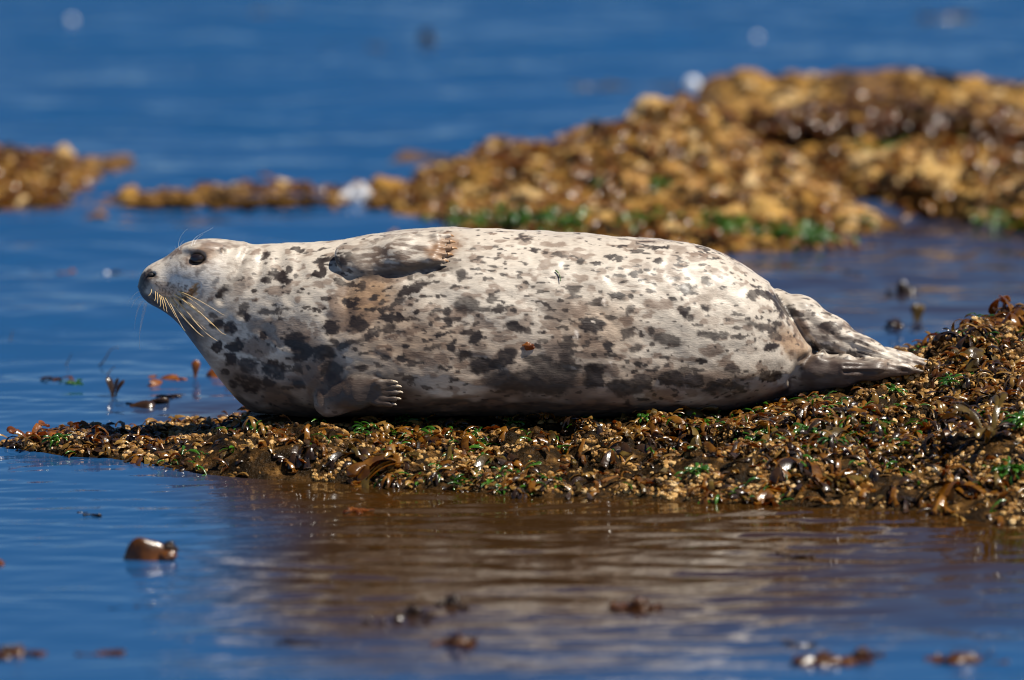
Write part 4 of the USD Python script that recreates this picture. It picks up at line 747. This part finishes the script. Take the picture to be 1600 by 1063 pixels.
FL = [(105, 427, 34, 12, "small red brown weed floating left of the seal's nose", RD), (190, 428, 40, 11, "flat brown weed piece between the nose and the small red one", AM),
      (1335, 428, 34, 14, "dark round weed in the pool above the hind flippers", DK), (1410, 458, 40, 24, "wet dark weed with a glint, in the pool behind the tail", DK),
      (665, 68, 44, 28, "black weed clump far out in the sea", DK), (540, 70, 130, 10, "long pale tan weed streak far out left of the black clump", OL),
      (708, 947, 52, 24, "dark pointed weed piece in the foreground under the seal's middle", DK), (645, 962, 56, 22, "brown weed piece beside the dark pointed one", DK), (588, 970, 34, 10, "thin dark weed sliver left of the brown piece", DK),
      (1000, 952, 66, 24, "brown weed lump in the foreground right of centre", AM), (715, 1008, 70, 24, "amber kelp lump at the bottom centre", AM), (460, 1006, 60, 12, "flat dark kelp at the bottom left of centre", DK),
      (20, 1024, 80, 22, "brown kelp at the bottom left corner", AM), (155, 1022, 70, 12, "thin orange kelp near the bottom left corner", AM),
      (1290, 1036, 100, 20, "long brown kelp at the bottom right, left piece", AM), (1345, 1030, 60, 24, "humped brown kelp at the bottom right, middle piece", AM), (1500, 1036, 130, 18, "long brown kelp at the bottom right corner", AM),
      (1240, 1008, 50, 8, "thin dark kelp sliver above the bottom right kelp", DK), (995, 137, 150, 8, "olive green weed mat showing at the sea surface left of the back ledge", OL), (395, 18, 100, 10, "olive weed mat far out at the top of the picture", OL), (1475, 28, 110, 8, "olive weed mat far out at the upper right", OL), (40, 48, 90, 9, "dull olive weed mat far out at the upper left", OL), (1110, 105, 60, 7, "small dark weed mat far out above the white bead", DK),
      (8, 880, 30, 14, "brown weed scrap at the left edge", RD), (140, 806, 40, 8, "small dark weed pair drifting left of the big kelp leaf", DK),
      (300, 1000, 40, 8, "small dark sliver at the lower left", DK), (200, 950, 60, 9, "dark drifting sliver below the big kelp leaf", DK), (575, 798, 60, 8, "submerged red weed in the brown reflection", RD), (880, 760, 40, 8, "amber weed at the shelf's waterline in the middle", AM), (1230, 870, 50, 10, "dark weed in the reflection below the rump", DK)]
for k, (px, py, w, h, lab, mat) in enumerate(FL): floater(px, py, w, h, lab, "weed_brown" if mat == AM else mat, 900 + k)
for k, (px, py, w, lab) in enumerate([(1082, 141, 24, "white bead standing for a sun glint on the sea left of the back ledge"), (112, 36, 11, "pale bead far out at the upper left"), (1183, 62, 10, "faint pale bead far out above the back ledge"), (167, 430, 7, "white bead standing for a sparkle between two floating weed pieces"), (1411, 448, 10, "white bead standing for a glint on the wet dark weed behind the tail")]):
    p = at_z(px, py, 0.0); s = np.linalg.norm(p - CAM) / FPX; v, f = lump(w * s / 2, w * s / 2, w * s / 2, 3, 0.1, 3)
    tag(obj("foam_bead", (v + p + [0, 0, w * s * 0.35], f), "foam_and_glint", smooth=True), lab, "foam_and_glint")  # white solids standing in for sun glints on water and weed
# the big kelp leaf standing out of the water in front
def kelp_leaf():
    p = at_z(238, 873, 0.0); t = thing("kelp_leaf", p, "brown curled kelp leaf standing out of the water in the left foreground", "seaweed")
    s = 12.9 / 11000 
    n, m = 16, 8; U, Vv = np.meshgrid(np.linspace(0, 1, n), np.linspace(-1, 1, m), indexing="ij")
    x = (-0.056 + U * 0.096); wdt = np.sin(np.pi * np.clip(U * 0.92 + 0.04, 0, 1)) ** 0.7
    y = Vv * 0.022 * wdt; z = 0.043 * np.sin(np.pi * U ** 0.8) ** 0.8 * (1 - 1.05 * Vv ** 2) + 0.004 * np.sin(9 * U + 2 * Vv)
    top = np.stack([x, y, z], -1); bot = top - [0, 0, 0.0025]
    v1, f1 = grid_mesh(top[..., 0], top[..., 1], top[..., 2]); v2, f2 = grid_mesh(bot[..., 0], bot[..., 1], bot[..., 2])
    edge = np.concatenate([np.arange(m), np.arange(1, n) * m + m - 1, (n - 1) * m + np.arange(m - 2, -1, -1), np.arange(n - 2, 0, -1) * m]); e2 = np.roll(edge, -1); N0 = n * m
    side = np.vstack([np.stack([edge, e2, e2 + N0], 1), np.stack([edge, e2 + N0, edge + N0], 1)])
    obj("blade", (np.vstack([v1, v2]), np.vstack([f1, f2[:, ::-1] + N0, side])), "weed_brown", t, smooth=60)
    v, f = lump(0.014, 0.012, 0.016, 5, 0.5, 3); obj("blade", (v + [0.034, 0.002, 0.016], f), DK, t, smooth=60)
    v, f = lump(0.017, 0.012, 0.012, 7, 0.5, 3); obj("blade", (v + [0.030, -0.012, 0.006], f), "weed_brown", t, smooth=60)
kelp_leaf()
# dark twigs sticking out of the water at the left
for k, (pts, lab) in enumerate([([(150, 575), (165, 560), (172, 548), (185, 543)], "thin dark twig poking from the water nearest the seal's chest"), ([(165, 590), (172, 580), (180, 572)], "short dark twig just below the longest twig"), ([(100, 575), (106, 565), (112, 552)], "thin dark twig farther left in the blue water"), ([(15, 535), (18, 525), (20, 516)], "tiny dark twig at the left edge")]):
    y = at_z(*pts[0], 0.0)[1]
    tag(obj("twig", tube([at_y(a, b, y + 0.01 * i) for i, (a, b) in enumerate(pts)], 0.0016, 0.0007, 6), DK, smooth=True), lab, "twig")
# splash of a wavelet between the islets
def splash():
    rng = np.random.default_rng(6); t = thing("water_splash", at_z(560, 318, 0.0), "white splash of a wavelet breaking in the gap between the islets", "splash")
    ms = []
    for k in range(120):
        u = rng.normal(0, 0.45); hgt = max(0.0, 1 - 1.3 * abs(u + 0.15)) * rng.uniform(0, 1) ** 0.8
        r = rng.uniform(0.002, 0.0065) * (1.2 - 0.5 * hgt); v, f = lump(r * 1.3, r, r * 1.5, k, 0.5, 2)
        ms.append((v + [u * 0.085 + 0.02 * hgt, rng.normal(0, 0.03), 0.003 + 0.05 * hgt], f))
    obj("spray", cat_mesh(ms), "foam_and_glint", t, smooth=True)
    v, f = lump(0.06, 0.035, 0.005, 4, 0.9, 3); obj("froth", (v, f), "foam_and_glint", t, smooth=True)
splash()
